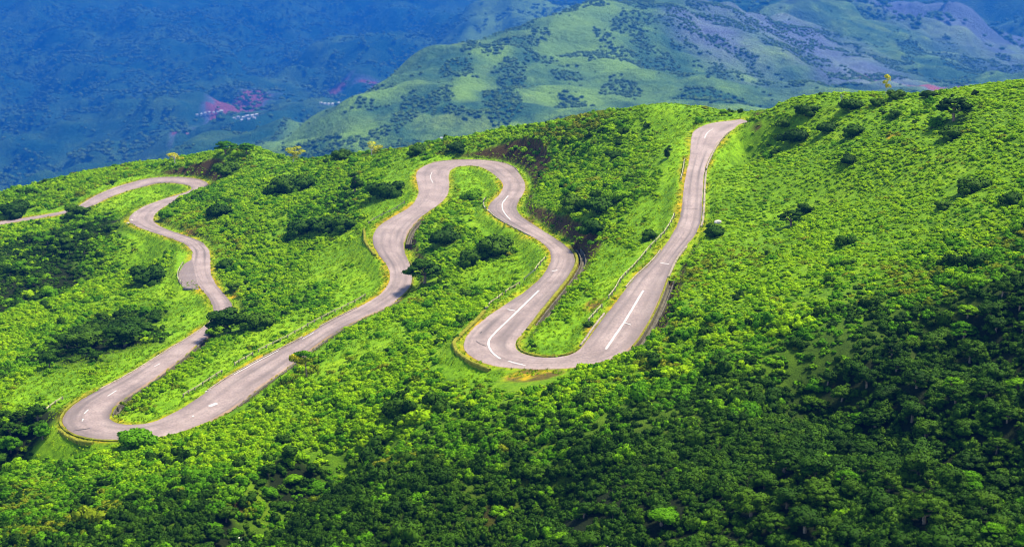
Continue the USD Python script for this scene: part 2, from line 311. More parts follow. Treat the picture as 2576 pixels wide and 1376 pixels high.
FIELD = spots([(305, 95, 14, 9), (850, 290, 100, 60), (950, 215, 90, 45), (1060, 150, 90, 40), (1200, 85, 110, 40), (1400, 50, 130, 45), (1520, 130, 110, 55), (900, 345, 90, 40), (1180, 200, 50, 24), (1480, 250, 40, 25), (1380, 240, 45, 25), (1870, 190, 40, 18), (1150, 230, 50, 25), (1240, 130, 60, 30), (2190, 200, 25, 30), (1290, 320, 60, 12)], far=True)

def land_material(name, far):
    n = {'a': ('attribute', {'attribute': 'masks'}), 's': ('separate_color', {}),
         'g': ('geometry', {}),
         'n1': ('noise_texture', {'scale': .0033 if far else .07, 'detail': 5.0, 'roughness': .62}),
         'n2': ('noise_texture', {'scale': .022 if far else .55, 'detail': 4.0, 'roughness': .6}),
         'n3': ('noise_texture', {'scale': .045 if far else 3.0, 'detail': 5.0, 'roughness': .7})}
    L = [('a.color', 's.color')] + [('g.position', f'{q}.vector') for q in ('n1', 'n2', 'n3')]
    if far:
        n |= {'ra': ('rgb_ramp', {'ramp': [(.34, (.014, .04, .014)), (.45, (.04, .085, .02)), (.55, (.085, .145, .018)), (.7, (.125, .18, .022))]}),
              'rb': ('rgb_ramp', {'ramp': [(.35, (.6, .62, .6)), (.5, (.92, .92, .92)), (.7, (1.3, 1.25, 1.2))]}),
              'm0': ('mix_color', {'blend_type': 'multiply', 'fac': 1.0}),
              'm1': ('mix_color', {'b': (.105, .175, .012)}), 'm2': ('mix_color', {}), 'rp': ('rgb_ramp', {'ramp': [(0, (.10, .10, .18)), (.58, (.10, .10, .18)), (.75, (.17, .045, .06)), (1, (.19, .045, .055))]}), 'm3': ('mix_color', {'b': (.003, .034, .018)})}  # rp runs from painted violet haze to bare earth
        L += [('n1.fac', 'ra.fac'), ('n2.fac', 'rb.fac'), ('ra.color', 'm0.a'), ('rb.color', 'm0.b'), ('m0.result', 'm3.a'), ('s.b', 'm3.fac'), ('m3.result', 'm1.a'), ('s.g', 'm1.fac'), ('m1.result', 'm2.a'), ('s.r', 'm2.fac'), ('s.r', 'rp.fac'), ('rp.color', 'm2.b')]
        last = 'm2.result'
    else:
        n |= {'ra': ('rgb_ramp', {'ramp': [(.3, (.045, .10, .002)), (.5, (.085, .17, .002)), (.7, (.125, .20, .003))]}),
              'rb': ('rgb_ramp', {'ramp': [(.3, (.5, .55, .5)), (.5, (1, 1, 1)), (.7, (1.35, 1.25, 1.0))]}),
              'rs': ('rgb_ramp', {'ramp': [(.3, (.07, .055, .004)), (.5, (.17, .12, .003)), (.72, (.34, .155, .004))]}),
              'rd': ('rgb_ramp', {'ramp': [(.3, (.02, .013, .005)), (.7, (.075, .045, .015))]}),
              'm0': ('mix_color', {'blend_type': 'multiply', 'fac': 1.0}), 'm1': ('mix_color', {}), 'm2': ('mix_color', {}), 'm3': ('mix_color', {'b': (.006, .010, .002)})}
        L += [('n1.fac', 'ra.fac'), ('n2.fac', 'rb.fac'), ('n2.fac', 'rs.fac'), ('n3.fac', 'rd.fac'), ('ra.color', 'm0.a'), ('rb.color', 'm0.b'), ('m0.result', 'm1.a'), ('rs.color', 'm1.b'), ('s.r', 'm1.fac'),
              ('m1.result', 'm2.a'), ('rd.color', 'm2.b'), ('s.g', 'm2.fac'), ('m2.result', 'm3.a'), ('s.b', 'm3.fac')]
        last = 'm3.result'
    n |= {'bm': ('bump', {'strength': 1.0 if far else .9, 'distance': 18.0 if far else .35}), 'p': ('principled_bsdf', {'roughness': .9, 'specular_ior_level': .05})}
    L += [('n3.fac', 'bm.height'), ('bm.normal', 'p.normal'), (last, 'p.base_color')]
    return usdkit.material(stage, f'/World/Looks/{name}', n, L, surface='p.BSDF')
M = {'near_land': land_material('near_land', False), 'far_land': land_material('far_land', True)}

def tile(name, x0, x1, y0, y1, step, mat, masks, lower=0.0, label=None):
    X, Y = np.arange(x0, x1 + step / 2, step), np.arange(y0, y1 + step / 2, step)
    gx, gy = np.meshgrid(X, Y, indexing='ij'); z = ground(gx.ravel(), gy.ravel()) - lower
    v = np.c_[gx.ravel(), gy.ravel(), z]; nx, ny = len(X), len(Y)
    i = (np.arange(nx - 1)[:, None] * ny + np.arange(ny - 1)[None]).ravel()
    f = np.c_[i, i + ny, i + ny + 1, i + 1]
    Z = z.reshape(nx, ny); dx, dy = np.gradient(Z, step)
    nr = np.c_[-dx.ravel(), -dy.ravel(), np.ones(nx * ny)]; nr /= np.linalg.norm(nr, axis=1, keepdims=True)
    p = mesh(name, v, f, mat, normals=nr, masks=masks(gx.ravel(), gy.ravel(), np.hypot(dx, dy).ravel()))
    return tag(p, label, kind='structure')
def near_masks(x, y, steep):
    e, i, side = road_info(x, y)
    nz = fbm2(x, y, 7, 41, 3) - .5
    up = NEARG.ev(x, y) > RZ[i] + .3
    verge = (1 - sstep(.4, 2.6, e + 4 * nz)) * np.where(up, .6, .9) * (.35 + .65 * sstep(.38, .6, fbm2(x, y, 18, 45, 3)))
    r = np.maximum(verge, .8 * spot_mask(x, y, OCHRE))
    g = np.maximum(sstep(.62, 1.0, steep) * (e < 9) * (e > .3) * up, .8 * sstep(.1, .5, spot_mask(x, y, OCHRE, seed=1)) * (fbm2(x, y, 3, 8, 2) > .5))
    for sd_, a, b, off in DITCH:
        g = np.maximum(g, ((side == sd_) & (RS[i] > a) & (RS[i] < b)) * np.exp(-((e - off) / 1.2) ** 4))
    mead = spot_mask(x, y, MEADOW, seed=4); clear = np.where(up, 2.0, 6.0) + 3 * (fbm2(x, y, 14, 71, 2) - .4)
    gap_shade = (.18 + .7 * sstep(258, 175, y - .1 * x - .25 * np.maximum(0, -x - 10) - .3 * np.maximum(0, x - 35))) * sstep(-.8, 1.2, e - clear) * (1 - mead) * (1 - r * .8)  # gaps between shrubs darkened: their shade is put into the ground colour
    b = np.maximum(np.maximum(gap_shade, spot_mask(x, y, DARKW, seed=2)), 1.0 * sstep(245, 182, y - .1 * x - .25 * np.maximum(0, -x - 10) - .3 * np.maximum(0, x - 35) + 20 * (fbm2(x, y, 25, 44, 2) - .5)))  # wood floor and near foreground painted near black, as if in shade
    return np.clip(np.c_[r, g, b], 0, 1)
def far_clump(x, y):
    return fbm2(x, y, 260, 92, 4) * .55 + .45 * fbm2(x, y, 90, 93, 2) + .45 * (.30 - ravines(x, y)[0])
def wood_place(x, y):
    m = np.zeros(np.shape(x)); nz = (fbm2(x, y, 130, 55, 3) - .5) * 1.3
    for cx, cy, rx, ry in WOODS: m = np.maximum(m, 1 - sstep(.7, 1.2, np.hypot((x - cx) / rx, (y - cy) / ry) + nz))
    return np.maximum(m, .6 * sstep(.60, .66, far_clump(x, y)))
def far_masks(x, y, steep):
    def soft(sp, seed):
        m = np.zeros(len(x)); nz = (fbm2(x, y, 150, seed, 4) - .5) * 1.1
        for cx, cy, rx, ry in sp: m = np.maximum(m, 1 - sstep(.5, 1.25, np.hypot((x - cx) / rx, (y - cy) / ry) + nz))
        return m
    def patch(sp, seed):
        m = np.zeros(len(x)); nz = (fbm2(x, y, 60, seed, 3) - .5) * 1.2
        for cx, cy, rx, ry in sp: m = np.maximum(m, 1 - sstep(.75, 1.15, np.hypot((x - cx) / rx, (y - cy) / ry) + nz))
        return m
    left = .85 * sstep(0, 350, -516 + (y - 3240) * .6 - x) * (.75 + .5 * (fbm2(x, y, 300, 53, 3) - .3))  # dark forest tone, low in red so it carries the haze's blue
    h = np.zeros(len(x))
    for cx, cy, rx, ry in HAZE_TINT: h = np.maximum(h, 1 - sstep(.2, 1.25, np.hypot((x - cx) / rx, (y - cy) / ry) + .5 * (fbm2(x, y, 200, 54, 4) - .5)))
    return np.clip(np.c_[np.maximum(.85 * patch(BARE, 51), .58 * h), .8 * soft(FIELD, 52), np.maximum(left * (1 - .55 * sstep(.3, .7, ravines(x, y)[0])) * (1 - .45 * sstep(.2, .6, fold_noise(x, y))), (1 - left) * .7 * np.maximum(sstep(.2, .6, wood_place(x, y)), .6 * sstep(.34, .12, ravines(x, y)[1])))], 0, 1)  # gullies darker, ridges and folds lighter: woods plus relief shading painted in
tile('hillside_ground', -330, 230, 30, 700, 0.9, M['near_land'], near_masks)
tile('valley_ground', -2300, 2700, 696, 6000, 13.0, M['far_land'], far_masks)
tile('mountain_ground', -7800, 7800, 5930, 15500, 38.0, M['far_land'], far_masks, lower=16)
tile('side_ground', -2300, -326, -300, 700, 25.0, M['far_land'], far_masks, lower=3)
tile('side_ground', 226, 2700, -300, 700, 25.0, M['far_land'], far_masks, lower=3)
tile('side_ground', -330, 230, -300, 34, 12.0, M['far_land'], far_masks, lower=2)

# ------------------------------------------------------------------ the road
def road_material():
    n = {'g': ('geometry', {}), 'n1': ('noise_texture', {'scale': .16, 'detail': 4.0, 'roughness': .6}), 'n2': ('noise_texture', {'scale': 2.2, 'detail': 5.0, 'roughness': .7}),
         'a': ('attribute', {'attribute': 'masks'}), 's': ('separate_color', {}),
         'r': ('rgb_ramp', {'ramp': [(.28, (.105, .075, .067)), (.5, (.145, .105, .094)), (.72, (.185, .138, .122))]}),
         'r2': ('rgb_ramp', {'ramp': [(.3, (.62, .62, .62)), (.5, (1, 1, 1)), (.75, (1.2, 1.18, 1.15))]}),
         'm': ('mix_color', {'blend_type': 'multiply', 'fac': 1.0}), 'm2': ('mix_color', {'b': (.055, .041, .037)}), 'm3': ('mix_color', {'b': (.17, .10, .035)}),
         'bm': ('bump', {'strength': .25, 'distance': .03}), 'p': ('principled_bsdf', {'roughness': .8, 'specular_ior_level': .25})}
    L = [('g.position', 'n1.vector'), ('g.position', 'n2.vector'), ('n1.fac', 'r.fac'), ('n2.fac', 'r2.fac'), ('r.color', 'm.a'), ('r2.color', 'm.b'), ('a.color', 's.color'), ('m.result', 'm2.a'), ('s.r', 'm2.fac'),
         ('m2.result', 'm3.a'), ('s.g', 'm3.fac'), ('m3.result', 'p.base_color'), ('n2.fac', 'bm.height'), ('bm.normal', 'p.normal')]
    return usdkit.material(stage, '/World/Looks/road', n, L, surface='p.BSDF')
M['road'] = road_material()
road = tag(xform('road'), 'pale winding asphalt road with hairpin bends down the green hillside', kind='structure')
def ribbon():
    cols = np.array([-1.02, -1.0, -.93, -.82, -.7, -.58, -.46, -.34, -.2, -.07, .07, .2, .34, .46, .58, .7, .82, .93, 1.0, 1.02]); n = len(RC)
    rag = np.c_[(fbm2(RC[:, 0], RC[:, 1], 1.6, 61, 3) - .5) * .5, (fbm2(RC[:, 0], RC[:, 1], 1.6, 62, 3) - .5) * .5]
    v, mk = np.zeros((n, len(cols), 3)), np.zeros((n, len(cols), 3))
    for k, c in enumerate(cols):
        h = np.where(c > 0, HL + rag[:, 0] * (abs(c) > .8), HR + rag[:, 1] * (abs(c) > .8))
        v[:, k, :2] = RC + RN * (c * h)[:, None]
        v[:, k, 2] = RZ + .05 * (1 - c * c) - .5 * (abs(c) > 1.01)
        wheel = np.exp(-((abs(c) - .45) / .16) ** 2)
        u = fbm2(RS, RS * 0 + k, 22, 63, 3)
        inner = sstep(.5, 1.0, abs(c)) * sstep(.45, .62, fbm2(RS, RS * 0 + (5 if c > 0 else 9), 30, 64, 2))
        mk[:, k, 0] = .5 * wheel * sstep(.35, .6, u) + .75 * inner + .42 * sstep(.5, .72, fbm2(RS / 26, RS * 0 + 2.3 * k, 1.0, 66, 3))
        mk[:, k, 1] = .5 * (abs(c) > .95) * sstep(.4, .7, fbm2(RS, RS * 0 + k, 7, 65, 2))
    m = len(cols); i = (np.arange(n - 1)[:, None] * m + np.arange(m - 1)[None]).ravel()
    f = np.c_[i, i + m, i + m + 1, i + 1]
    mesh('asphalt', v.reshape(-1, 3), f, M['road'], road, masks=np.clip(mk.reshape(-1, 3), 0, 1), normals=np.tile([0, 0, 1.], (n * m, 1)))
ribbon()

# ------------------------------------------------------------------ plants
def leaf_material(name, cols, trans=.35, tone=.5):
    """leaves: each plant its own tone, a little mottling inside the crown"""
    n = {'o': ('object_info', {}), 'w': ('noise_texture', {'scale': .045, 'detail': 3.0}), 'w2': ('white_noise_texture', {'dimensions': '3D'}),
         'g': ('geometry', {}), 'n': ('noise_texture', {'scale': 2.3, 'detail': 2.0}),
         'ma': ('math', {'math_type': 'multiply_add', 'value2': .55, 'value3': -.02}), 'mb': ('math', {'math_type': 'multiply_add', 'value2': .45}),
         'r': ('rgb_ramp', {'ramp': cols}), 'k': ('rgb_ramp', {'ramp': [(.3, (.62, .66, .6)), (.5, (1, 1, 1)), (.72, (1.3, 1.22, 1.0))]}),
         'm': ('mix_color', {'blend_type': 'multiply', 'fac': 1.0}),
         'd': ('principled_bsdf', {'roughness': .65, 'specular_ior_level': .03}), 't': ('translucent_bsdf', {}), 'x': ('mix_closure', {'fac': trans})}
    L = [('o.location', 'w.vector'), ('o.location', 'w2.vector'), ('w2.value', 'ma.value1'), ('w.fac', 'mb.value1'), ('ma.value', 'mb.value3'), ('mb.value', 'r.fac'), ('g.position', 'n.vector'), ('n.fac', 'k.fac'),
         ('r.color', 'm.a'), ('k.color', 'm.b'), ('m.result', 'd.base_color'), ('m.result', 't.color'), ('d.BSDF', 'x.closure1'), ('t.BSDF', 'x.closure2')]
    return usdkit.material(stage, f'/World/Looks/{name}', n, L, surface='x.closure')
M['leaf_light'] = leaf_material('leaf_light', [(.1, (.08, .19, .001)), (.45, (.158, .29, .001)), (.8, (.23, .35, .002))], .4)
M['leaf_mid'] = leaf_material('leaf_mid', [(.1, (.03, .105, .001)), (.5, (.066, .175, .001)), (.8, (.115, .225, .002))], .35)
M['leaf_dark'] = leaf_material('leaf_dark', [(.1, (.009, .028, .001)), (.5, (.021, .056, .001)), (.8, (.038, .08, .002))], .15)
M['leaf_deep'] = leaf_material('leaf_deep', [(.1, (.008, .024, .001)), (.5, (.018, .050, .001)), (.8, (.040, .086, .002))], .25)  # darkened leaf copy: shade of the lower foreground put into the colour
M['leaf_gold'] = leaf_material('leaf_gold', [(.1, (.20, .22, .003)), (.5, (.32, .31, .005)), (.8, (.38, .33, .006))], .35)
M['leaf_far'] = leaf_material('leaf_far', [(.1, (.035, .075, .012)), (.5, (.06, .115, .014)), (.8, (.09, .145, .016))], .35)
M['leaf_olive'] = leaf_material('leaf_olive', [(.1, (.06, .10, .002)), (.5, (.115, .155, .003)), (.8, (.16, .165, .006))], .3)
M['dry_grass'] = leaf_material('dry_grass', [(.1, (.08, .14, .002)), (.5, (.145, .19, .003)), (.8, (.20, .195, .004))], .35)
def plain(name, col, rough=.8, spec=.2, scale=1.5, var=.35, bump=.2):
    c = np.array(col)
    return usdkit.material(stage, f'/World/Looks/{name}', {'g': ('geometry', {}), 'n': ('noise_texture', {'scale': scale, 'detail': 5.0, 'roughness': .65}),
        'r': ('rgb_ramp', {'ramp': [(.3, tuple(c * (1 - var))), (.5, tuple(c)), (.7, tuple(np.minimum(c * (1 + var), .9)))]}), 'b': ('bump', {'strength': bump, 'distance': .05}),
        'p': ('principled_bsdf', {'roughness': rough, 'specular_ior_level': spec})}, [('g.position', 'n.vector'), ('n.fac', 'r.fac'), ('r.color', 'p.base_color'), ('n.fac', 'b.height'), ('b.normal', 'p.normal')], surface='p.BSDF')
M['bark'] = plain('bark', (.10, .075, .05), .9, .1, 4)
M['pale_bark'] = plain('pale_bark', (.36, .31, .26), .9, .1, 4)
ICO = trimesh.creation.icosphere(1)
def foliage(r, lobes, nq, size, core=.8, soft=.7, low=-.45):
    """a crown: leaf-sized faces over the union of uneven lobes, with a rough core so that it does not show through everywhere"""
    lobes = [(np.asarray(c, float), np.broadcast_to(np.asarray(q, float), 3)) for c, q in lobes]
    mid = np.mean([c for c, _ in lobes], 0)
    wts = np.array([q[0] * q[1] for _, q in lobes]); wts /= wts.sum()
    V, F, N, n = [], [], [], 0
    if core:
        for c, q in lobes:
            v = ICO.vertices * q * core * (1 + .25 * (meshkit.noise(ICO.vertices * 2.1 + c, 3)[:, None] - .5)) + c
            V.append(v); F.append(np.c_[ICO.faces, ICO.faces[:, 2]] + n); N.append(ICO.vertices); n += len(v)
    k = r.choice(len(lobes), nq * 2, p=wts); d = r.normal(size=(nq * 2, 3)); d /= np.linalg.norm(d, axis=1, keepdims=True)
    C = np.array([c for c, _ in lobes])[k]; Q = np.array([q for _, q in lobes])[k]
    p = C + d * Q * r.uniform(.82, 1.06, (nq * 2, 1))
    ok = d[:, 2] > low
    for i, (c, q) in enumerate(lobes):
        ok &= (k == i) | (np.linalg.norm((p - c) / q, axis=1) > .86)
    p, d = p[ok][:nq], d[ok][:nq]; m = len(p)
    qn = d + r.normal(size=(m, 3)) * .55; qn /= np.linalg.norm(qn, axis=1, keepdims=True)
    a = np.cross(qn, r.normal(size=(m, 3))); a /= np.linalg.norm(a, axis=1, keepdims=True); b = np.cross(qn, a)
    s = size * r.uniform(.55, 1.3, (m, 1)); el = r.uniform(.5, .85, (m, 1))
    q4 = np.stack([p - a * s, p - b * s * el + qn * s * .15, p + a * s, p + b * s * el + qn * s * .1], 1)
    out = p - mid + np.array([0, 0, .25]) ; out /= np.linalg.norm(out, axis=1, keepdims=True) + 1e-9
    nn = soft * (.6 * d + .4 * out) + (1 - soft) * qn; nn /= np.linalg.norm(nn, axis=1, keepdims=True)
    V.append(q4.reshape(-1, 3)); N.append(np.repeat(nn, 4, 0)); F.append(np.arange(4 * m).reshape(m, 4) + n)
    return np.vstack(V), np.vstack(F), np.vstack(N)
def fmesh(name, geo, mat, parent=None, raw=None):
    v, f, nr = geo
    return mesh(name, v, f, mat, parent, normals=nr, raw=raw)
def shrub_lobes(r, n=5, tall=1.0):
    L = [((0, 0, .45 * tall), (.6, .6, .55 * tall))]
    for _ in range(n):
        t = r.uniform(0, 2 * math.pi); q = r.uniform(.26, .46)
        L.append(((math.cos(t) * r.uniform(.3, .62), math.sin(t) * r.uniform(.3, .62), r.uniform(.25, .85) * tall), (q, q, q * r.uniform(.8, 1.05))))
    return L
def thicket_lobes(r, n=9):
    L = []; a = r.uniform(.55, 1.0)
    for _ in range(n):
        q = r.uniform(.24, .5); x, y = r.normal(0, .62), r.normal(0, .62 * a)
        L.append(((x, y, r.uniform(.1, .6) * max(.25, 1.15 - .45 * math.hypot(x, y))), (q * r.uniform(.9, 1.35), q, q * r.uniform(.7, 1.1))))
    return L
def crown_lobes(r, kind):
    """lobes of a crown about 1 m in radius, standing on z = 0"""
    L = []
    if kind == 'bush':
        L.append(((0, 0, .5), (.62, .62, .5)))
        for _ in range(9):
            t, d = r.uniform(0, 2 * math.pi), r.uniform(.35, .8); q = r.uniform(.2, .4)
            L.append(((math.cos(t) * d, math.sin(t) * d, r.uniform(.22, .95) * (1.15 - .5 * d)), (q, q, q * .85)))
    elif kind == 'round':
        L.append(((0, 0, 1.25), (.6, .6, .55)))
        for _ in range(13):
            t, d = r.uniform(0, 2 * math.pi), r.uniform(.3, .8); q = r.uniform(.2, .36); z = r.uniform(.8, 1.9) * (1.06 - .25 * d)
            L.append(((math.cos(t) * d, math.sin(t) * d, z), (q, q, q * .8)))
    elif kind == 'flat':      # layered, spreading crown
        for z, n, R in ((.95, 7, .95), (1.25, 6, .7), (1.5, 4, .4)):
            for j in range(n):
                t, d = 2 * math.pi * j / n + r.uniform(-.4, .4), R * r.uniform(.45, .95); q = r.uniform(.2, .34)
                L.append(((math.cos(t) * d, math.sin(t) * d, z + r.uniform(-.08, .08)), (q, q, q * .38)))
    elif kind == 'tall':
        for j in range(9):
            t, d = r.uniform(0, 2 * math.pi), r.uniform(.1, .45); z = .7 + .26 * j; q = r.uniform(.26, .42) * (1.1 - .05 * j)
            L.append(((math.cos(t) * d, math.sin(t) * d, z), (q, q, q * .95)))
    elif kind == 'thin':
        for j in range(7):
            t, d = r.uniform(0, 2 * math.pi), r.uniform(.25, .75); z = .9 + .2 * j; q = r.uniform(.26, .42)
            L.append(((math.cos(t) * d, math.sin(t) * d, z), (q, q, q * .6)))
    return L
FIRST = {}
def plant(name, kind, leaf, loc, radius, label, cat='bush', group=None, variant=0, rz=0., stretch=1.0, quads=None):
    """one plant as a thing of its own: trunk and limbs, and a crown; repeats refer to the first of their sort"""
    key = (kind, leaf, variant)
    sc = (radius, radius, radius * stretch)
    t = xform(name, loc, rz, sc); tag(t, label, cat, group)
    if key in FIRST:
        t.GetReferences().AddInternalReference(FIRST[key]); t.SetInstanceable(True)
        return t
    FIRST[key] = t.GetPath()
    r = np.random.default_rng(1000 + 17 * variant + sum(map(ord, kind + leaf)))
    L = crown_lobes(r, kind); mb = MB()
    top = {'bush': .6, 'round': 1.3, 'flat': 1.2, 'tall': 2.4, 'thin': 2.0}[kind]; th = {'bush': .05, 'round': .09, 'flat': .08, 'tall': .09, 'thin': .05}[kind]
    bend = np.array([r.uniform(-.12, .12), r.uniform(-.12, .12), 0])
    mb.tube([(0, 0, -.35), (0, 0, .1), bend * .5 + [0, 0, top * .55], bend + [0, 0, top]], [th * 1.3, th, th * .75, th * .35], 7)
    for c, q in L[1:8]:
        mb.tube([bend * .4 + [0, 0, top * r.uniform(.3, .6)], np.asarray(c) * [.5, .5, 1] - [0, 0, .1], c], [th * .5, th * .35, th * .12], 5)
    mb.build('trunk', M['pale_bark' if kind == 'thin' else 'bark'], t)
    nq = quads or {'bush': 900, 'round': 1300, 'flat': 1300, 'tall': 1000, 'thin': 620}[kind]
    fmesh('crown', foliage(r, L, nq, {'bush': .085, 'round': .075, 'flat': .08, 'tall': .085, 'thin': .08}[kind], core={'flat': .7, 'thin': 0}.get(kind, .8), low=-.6), M[leaf], t)
    return t
def px_r(p, wpx): return wpx / 2 * p[1] / FPX

# bushes and trees that stand out one by one
def stand(U, V, w, kind, leaf, name, label, cat='bush', variant=0, stretch=1.0, group=None, sink=0.0):
    p = at_pixel(U, V); r = px_r(p, w * 1.22)
    return plant(name, kind, leaf, (p[0], p[1], p[2] - sink * r), r, label, cat, group, variant, rz=(U * 13 % 628) / 100, stretch=stretch)
D, B_, T_ = 'leaf_dark', 'bush', 'tree'
SHRUBS = [
 (567, 441, 66, 'bush', D, 'dark_bush', 'dark bush just right of the hairpin at the upper left'),
 (712, 478, 84, 'bush', D, 'dark_bush', 'broad dark bush left of the pair on the knoll between the upper bends'),
 (757, 474, 62, 'bush', D, 'dark_bush', 'smaller dark bush at the right end of the knoll pair'),
 (893, 482, 48, 'tall', D, 'dark_tree', 'narrow upright dark tree left of the middle hairpin'),
 (968, 495, 86, 'bush', D, 'dark_bush', 'low spreading dark bush beside the grass of the middle hairpin'),
 (756, 585, 74, 'bush', D, 'dark_bush', 'left bush of the long dark hedge on the middle slope'),
 (806, 582, 70, 'bush', D, 'dark_bush', 'middle bush of the long dark hedge on the middle slope'),
 (862, 576, 72, 'bush', D, 'dark_bush', 'right bush of the long dark hedge, at the edge of the meadow'),
 (548, 543, 70, 'bush', D, 'dark_bush', 'dark bush on the slope above the leaning brown bank'),
 (575, 838, 100, 'round', D, 'dark_tree', 'dark round tree covering the road at the lower left straight'),
 (650, 822, 90, 'bush', D, 'dark_bush', 'dark bush right of the tree that covers the road'),
 (548, 838, 54, 'bush', 'leaf_mid', 'green_bush', 'green bush leaning over the kerb where the road is covered'),
 (345, 1122, 112, 'bush', 'leaf_mid', 'round_tree', 'rounded green tree standing in front of the lowest hairpin'),
 (1068, 714, 92, 'flat', D, 'dark_tree', 'flat topped dark tree reaching over the right edge of the middle road'),
 (38, 541, 80, 'bush', D, 'dark_bush', 'dark bush above the thin road at the left border'),
 (196, 545, 62, 'bush', D, 'dark_bush', 'dark bush that breaks the line of the thin left road'),
 (1440, 528, 84, 'bush', D, 'dark_bush', 'left dark bush of the thicket between the two right roads'),
 (1505, 534, 92, 'bush', D, 'dark_bush', 'central dark bush of the thicket between the two right roads'),
 (1562, 505, 60, 'bush', 'leaf_mid', 'green_bush', 'mid green bush at the upper right of the thicket between the roads'),
 (2399, 306, 84, 'flat', D, 'dark_tree', 'dark umbrella shaped tree below the right skyline'),
 (2334, 246, 42, 'bush', D, 'dark_bush', 'small dark bush sticking up on the right skyline'),
 (2252, 250, 46, 'bush', D, 'dark_bush', 'flat dark bush on the skyline under the pale far tree'),
 (2025, 290, 56, 'bush', D, 'dark_bush', 'low dark bush highest and leftmost on the right hill'),
 (2136, 276, 64, 'bush', D, 'dark_bush', 'dark bush near the skyline, right of the low leftmost one'),
 (2206, 268, 38, 'bush', D, 'dark_bush', 'little dark bush close under the skyline midway to the umbrella tree'),
 (2082, 332, 54, 'bush', D, 'dark_bush', 'dark bush in the middle of the upper row on the right hill'),
 (2000, 356, 74, 'bush', D, 'dark_bush', 'wide dark bush at the left of the second row on the right hill'),
 (2146, 342, 56, 'bush', D, 'dark_bush', 'dark bush at the right end of the second row on the right hill'),
 (1968, 318, 42, 'bush', D, 'dark_bush', 'dark bush right of the topmost road bend'),
 (2356, 318, 52, 'bush', 'leaf_mid', 'green_bush', 'green bush just below the umbrella tree'),
 (2390, 350, 60, 'bush', D, 'dark_bush', 'dark bush two below the umbrella tree'),
 (2136, 412, 50, 'bush', D, 'dark_bush', 'dark bush alone in the middle of the right hillside'),
 (2444, 482, 80, 'bush', D, 'dark_bush', 'ragged dark bush on the pale grass of the right hill'),
 (2372, 526, 42, 'bush', D, 'dark_bush', 'small dark bush left below the ragged one'),
 (2543, 510, 58, 'bush', D, 'dark_bush', 'dark bush by the right border above the pale boulder'),
 (1990, 570, 62, 'flat', D, 'dark_tree', 'small dark spreading tree low on the right hill beside the straight'),
 (2026, 536, 46, 'bush', D, 'dark_bush', 'dark bush just above the small spreading tree'),
 (1801, 592, 60, 'bush', D, 'dark_bush', 'dark bush beneath the white rock beside the right road'),
 (1801, 808, 56, 'bush', 'leaf_mid', 'round_bush', 'single rounded bush on the bare slope right of the wide straight'),
 (1166, 790, 36, 'bush', 'leaf_mid', 'green_bush', 'small round bush left of the guard rail above the wide hairpin'),
 (1176, 745, 40, 'bush', D, 'dark_bush', 'dark bush on the meadow left of the second road'),
 (1664, 1322, 84, 'round', 'leaf_mid', 'bright_tree', 'bright green round tree at the bottom edge'),
 (370, 712, 92, 'bush', D, 'dark_bush', 'dark bush at the meadow edge inside the left road'),
 (316, 870, 100, 'round', D, 'dark_tree', 'large dark tree on the slope inside the left road'),
 (222, 880, 90, 'round', D, 'dark_tree', 'dark tree left of the large one on the inner left slope'),
 (858, 402, 50, 'bush', D, 'dark_bush', 'dark bush on the crest left of the middle hairpin'),
 (1050, 388, 56, 'bush', D, 'dark_bush', 'dark bush on the bank top above the middle hairpin, at its left'),
 (1150, 380, 50, 'bush', D, 'dark_bush', 'dark bush on the bank directly above the middle hairpin'),
 (1245, 640, 90, 'bush', D, 'dark_bush', 'dark bush at the right of the tongue of land inside the middle hairpin'),
 (1120, 610, 84, 'bush', D, 'dark_bush', 'dark bush at the left of the tongue of land inside the middle hairpin'),
 (1190, 660, 76, 'bush', D, 'dark_bush', 'lowest dark bush on the tongue of land inside the middle hairpin'),
 (1190, 500, 54, 'bush', 'leaf_mid', 'green_bush', 'green bush at the top of the tongue inside the middle hairpin'),
 (1480, 820, 26, 'bush', D, 'dark_bush', 'small dark bush at the tip of the grass inside the wide hairpin'),
 (1150, 852, 22, 'bush', D, 'dark_bush', 'tiny dark bush outside the mossy wall of the wide hairpin'),
 (588, 728, 36, 'bush', D, 'dark_bush', 'dark bush against the right edge of the left road'),
 (566, 672, 46, 'bush', D, 'dark_bush', 'dark bush right of the left road below its upper curve'),
 (415, 545, 44, 'bush', 'leaf_mid', 'green_bush', 'green bush on the brown bank inside the upper left curve'),
 (1495, 590, 70, 'bush', D, 'dark_bush', 'dark bush low between the two right roads'),
 (1632, 600, 50, 'bush', D, 'dark_bush', 'dark bush by the guard rail of the right road'),
 (1548, 400, 46, 'bush', D, 'dark_bush', 'dark bush high between the two right roads'),
 (1680, 400, 30, 'tall', D, 'dark_tree', 'little dark upright tree left of the top straight'),
 (440, 412, 40, 'thin', 'leaf_gold', 'thin_tree', 'tall yellow green tree on the crest at the upper left'),
 (738, 408, 56, 'thin', 'leaf_gold', 'thin_tree', 'yellow green spreading tree on the crest left of centre'),
 (935, 392, 44, 'thin', 'leaf_gold', 'thin_tree', 'yellow green tree on the crest before the grassy ridge'),
 (568, 388, 48, 'flat', 'leaf_mid', 'crest_tree', 'flat green tree on the crest above the upper left hairpin'),
 (620, 388, 40, 'flat', 'leaf_mid', 'crest_tree', 'smaller flat green tree on the crest, right of its neighbour'),
 (2118, 262, 40, 'thin', 'leaf_light', 'thin_tree', 'light green tree behind the right skyline, left one of two'),
]
for k, (U, V, w, kind, leaf, name, label) in enumerate(SHRUBS):
    stand(U, V, w, kind, leaf, name, label, T_ if name.endswith('tree') else B_, variant=k % 3, stretch={'flat': .72, 'bush': .72, 'tall': .62, 'round': .55}.get(kind, .7) * (1 if kind != 'thin' else .8), sink=.05)
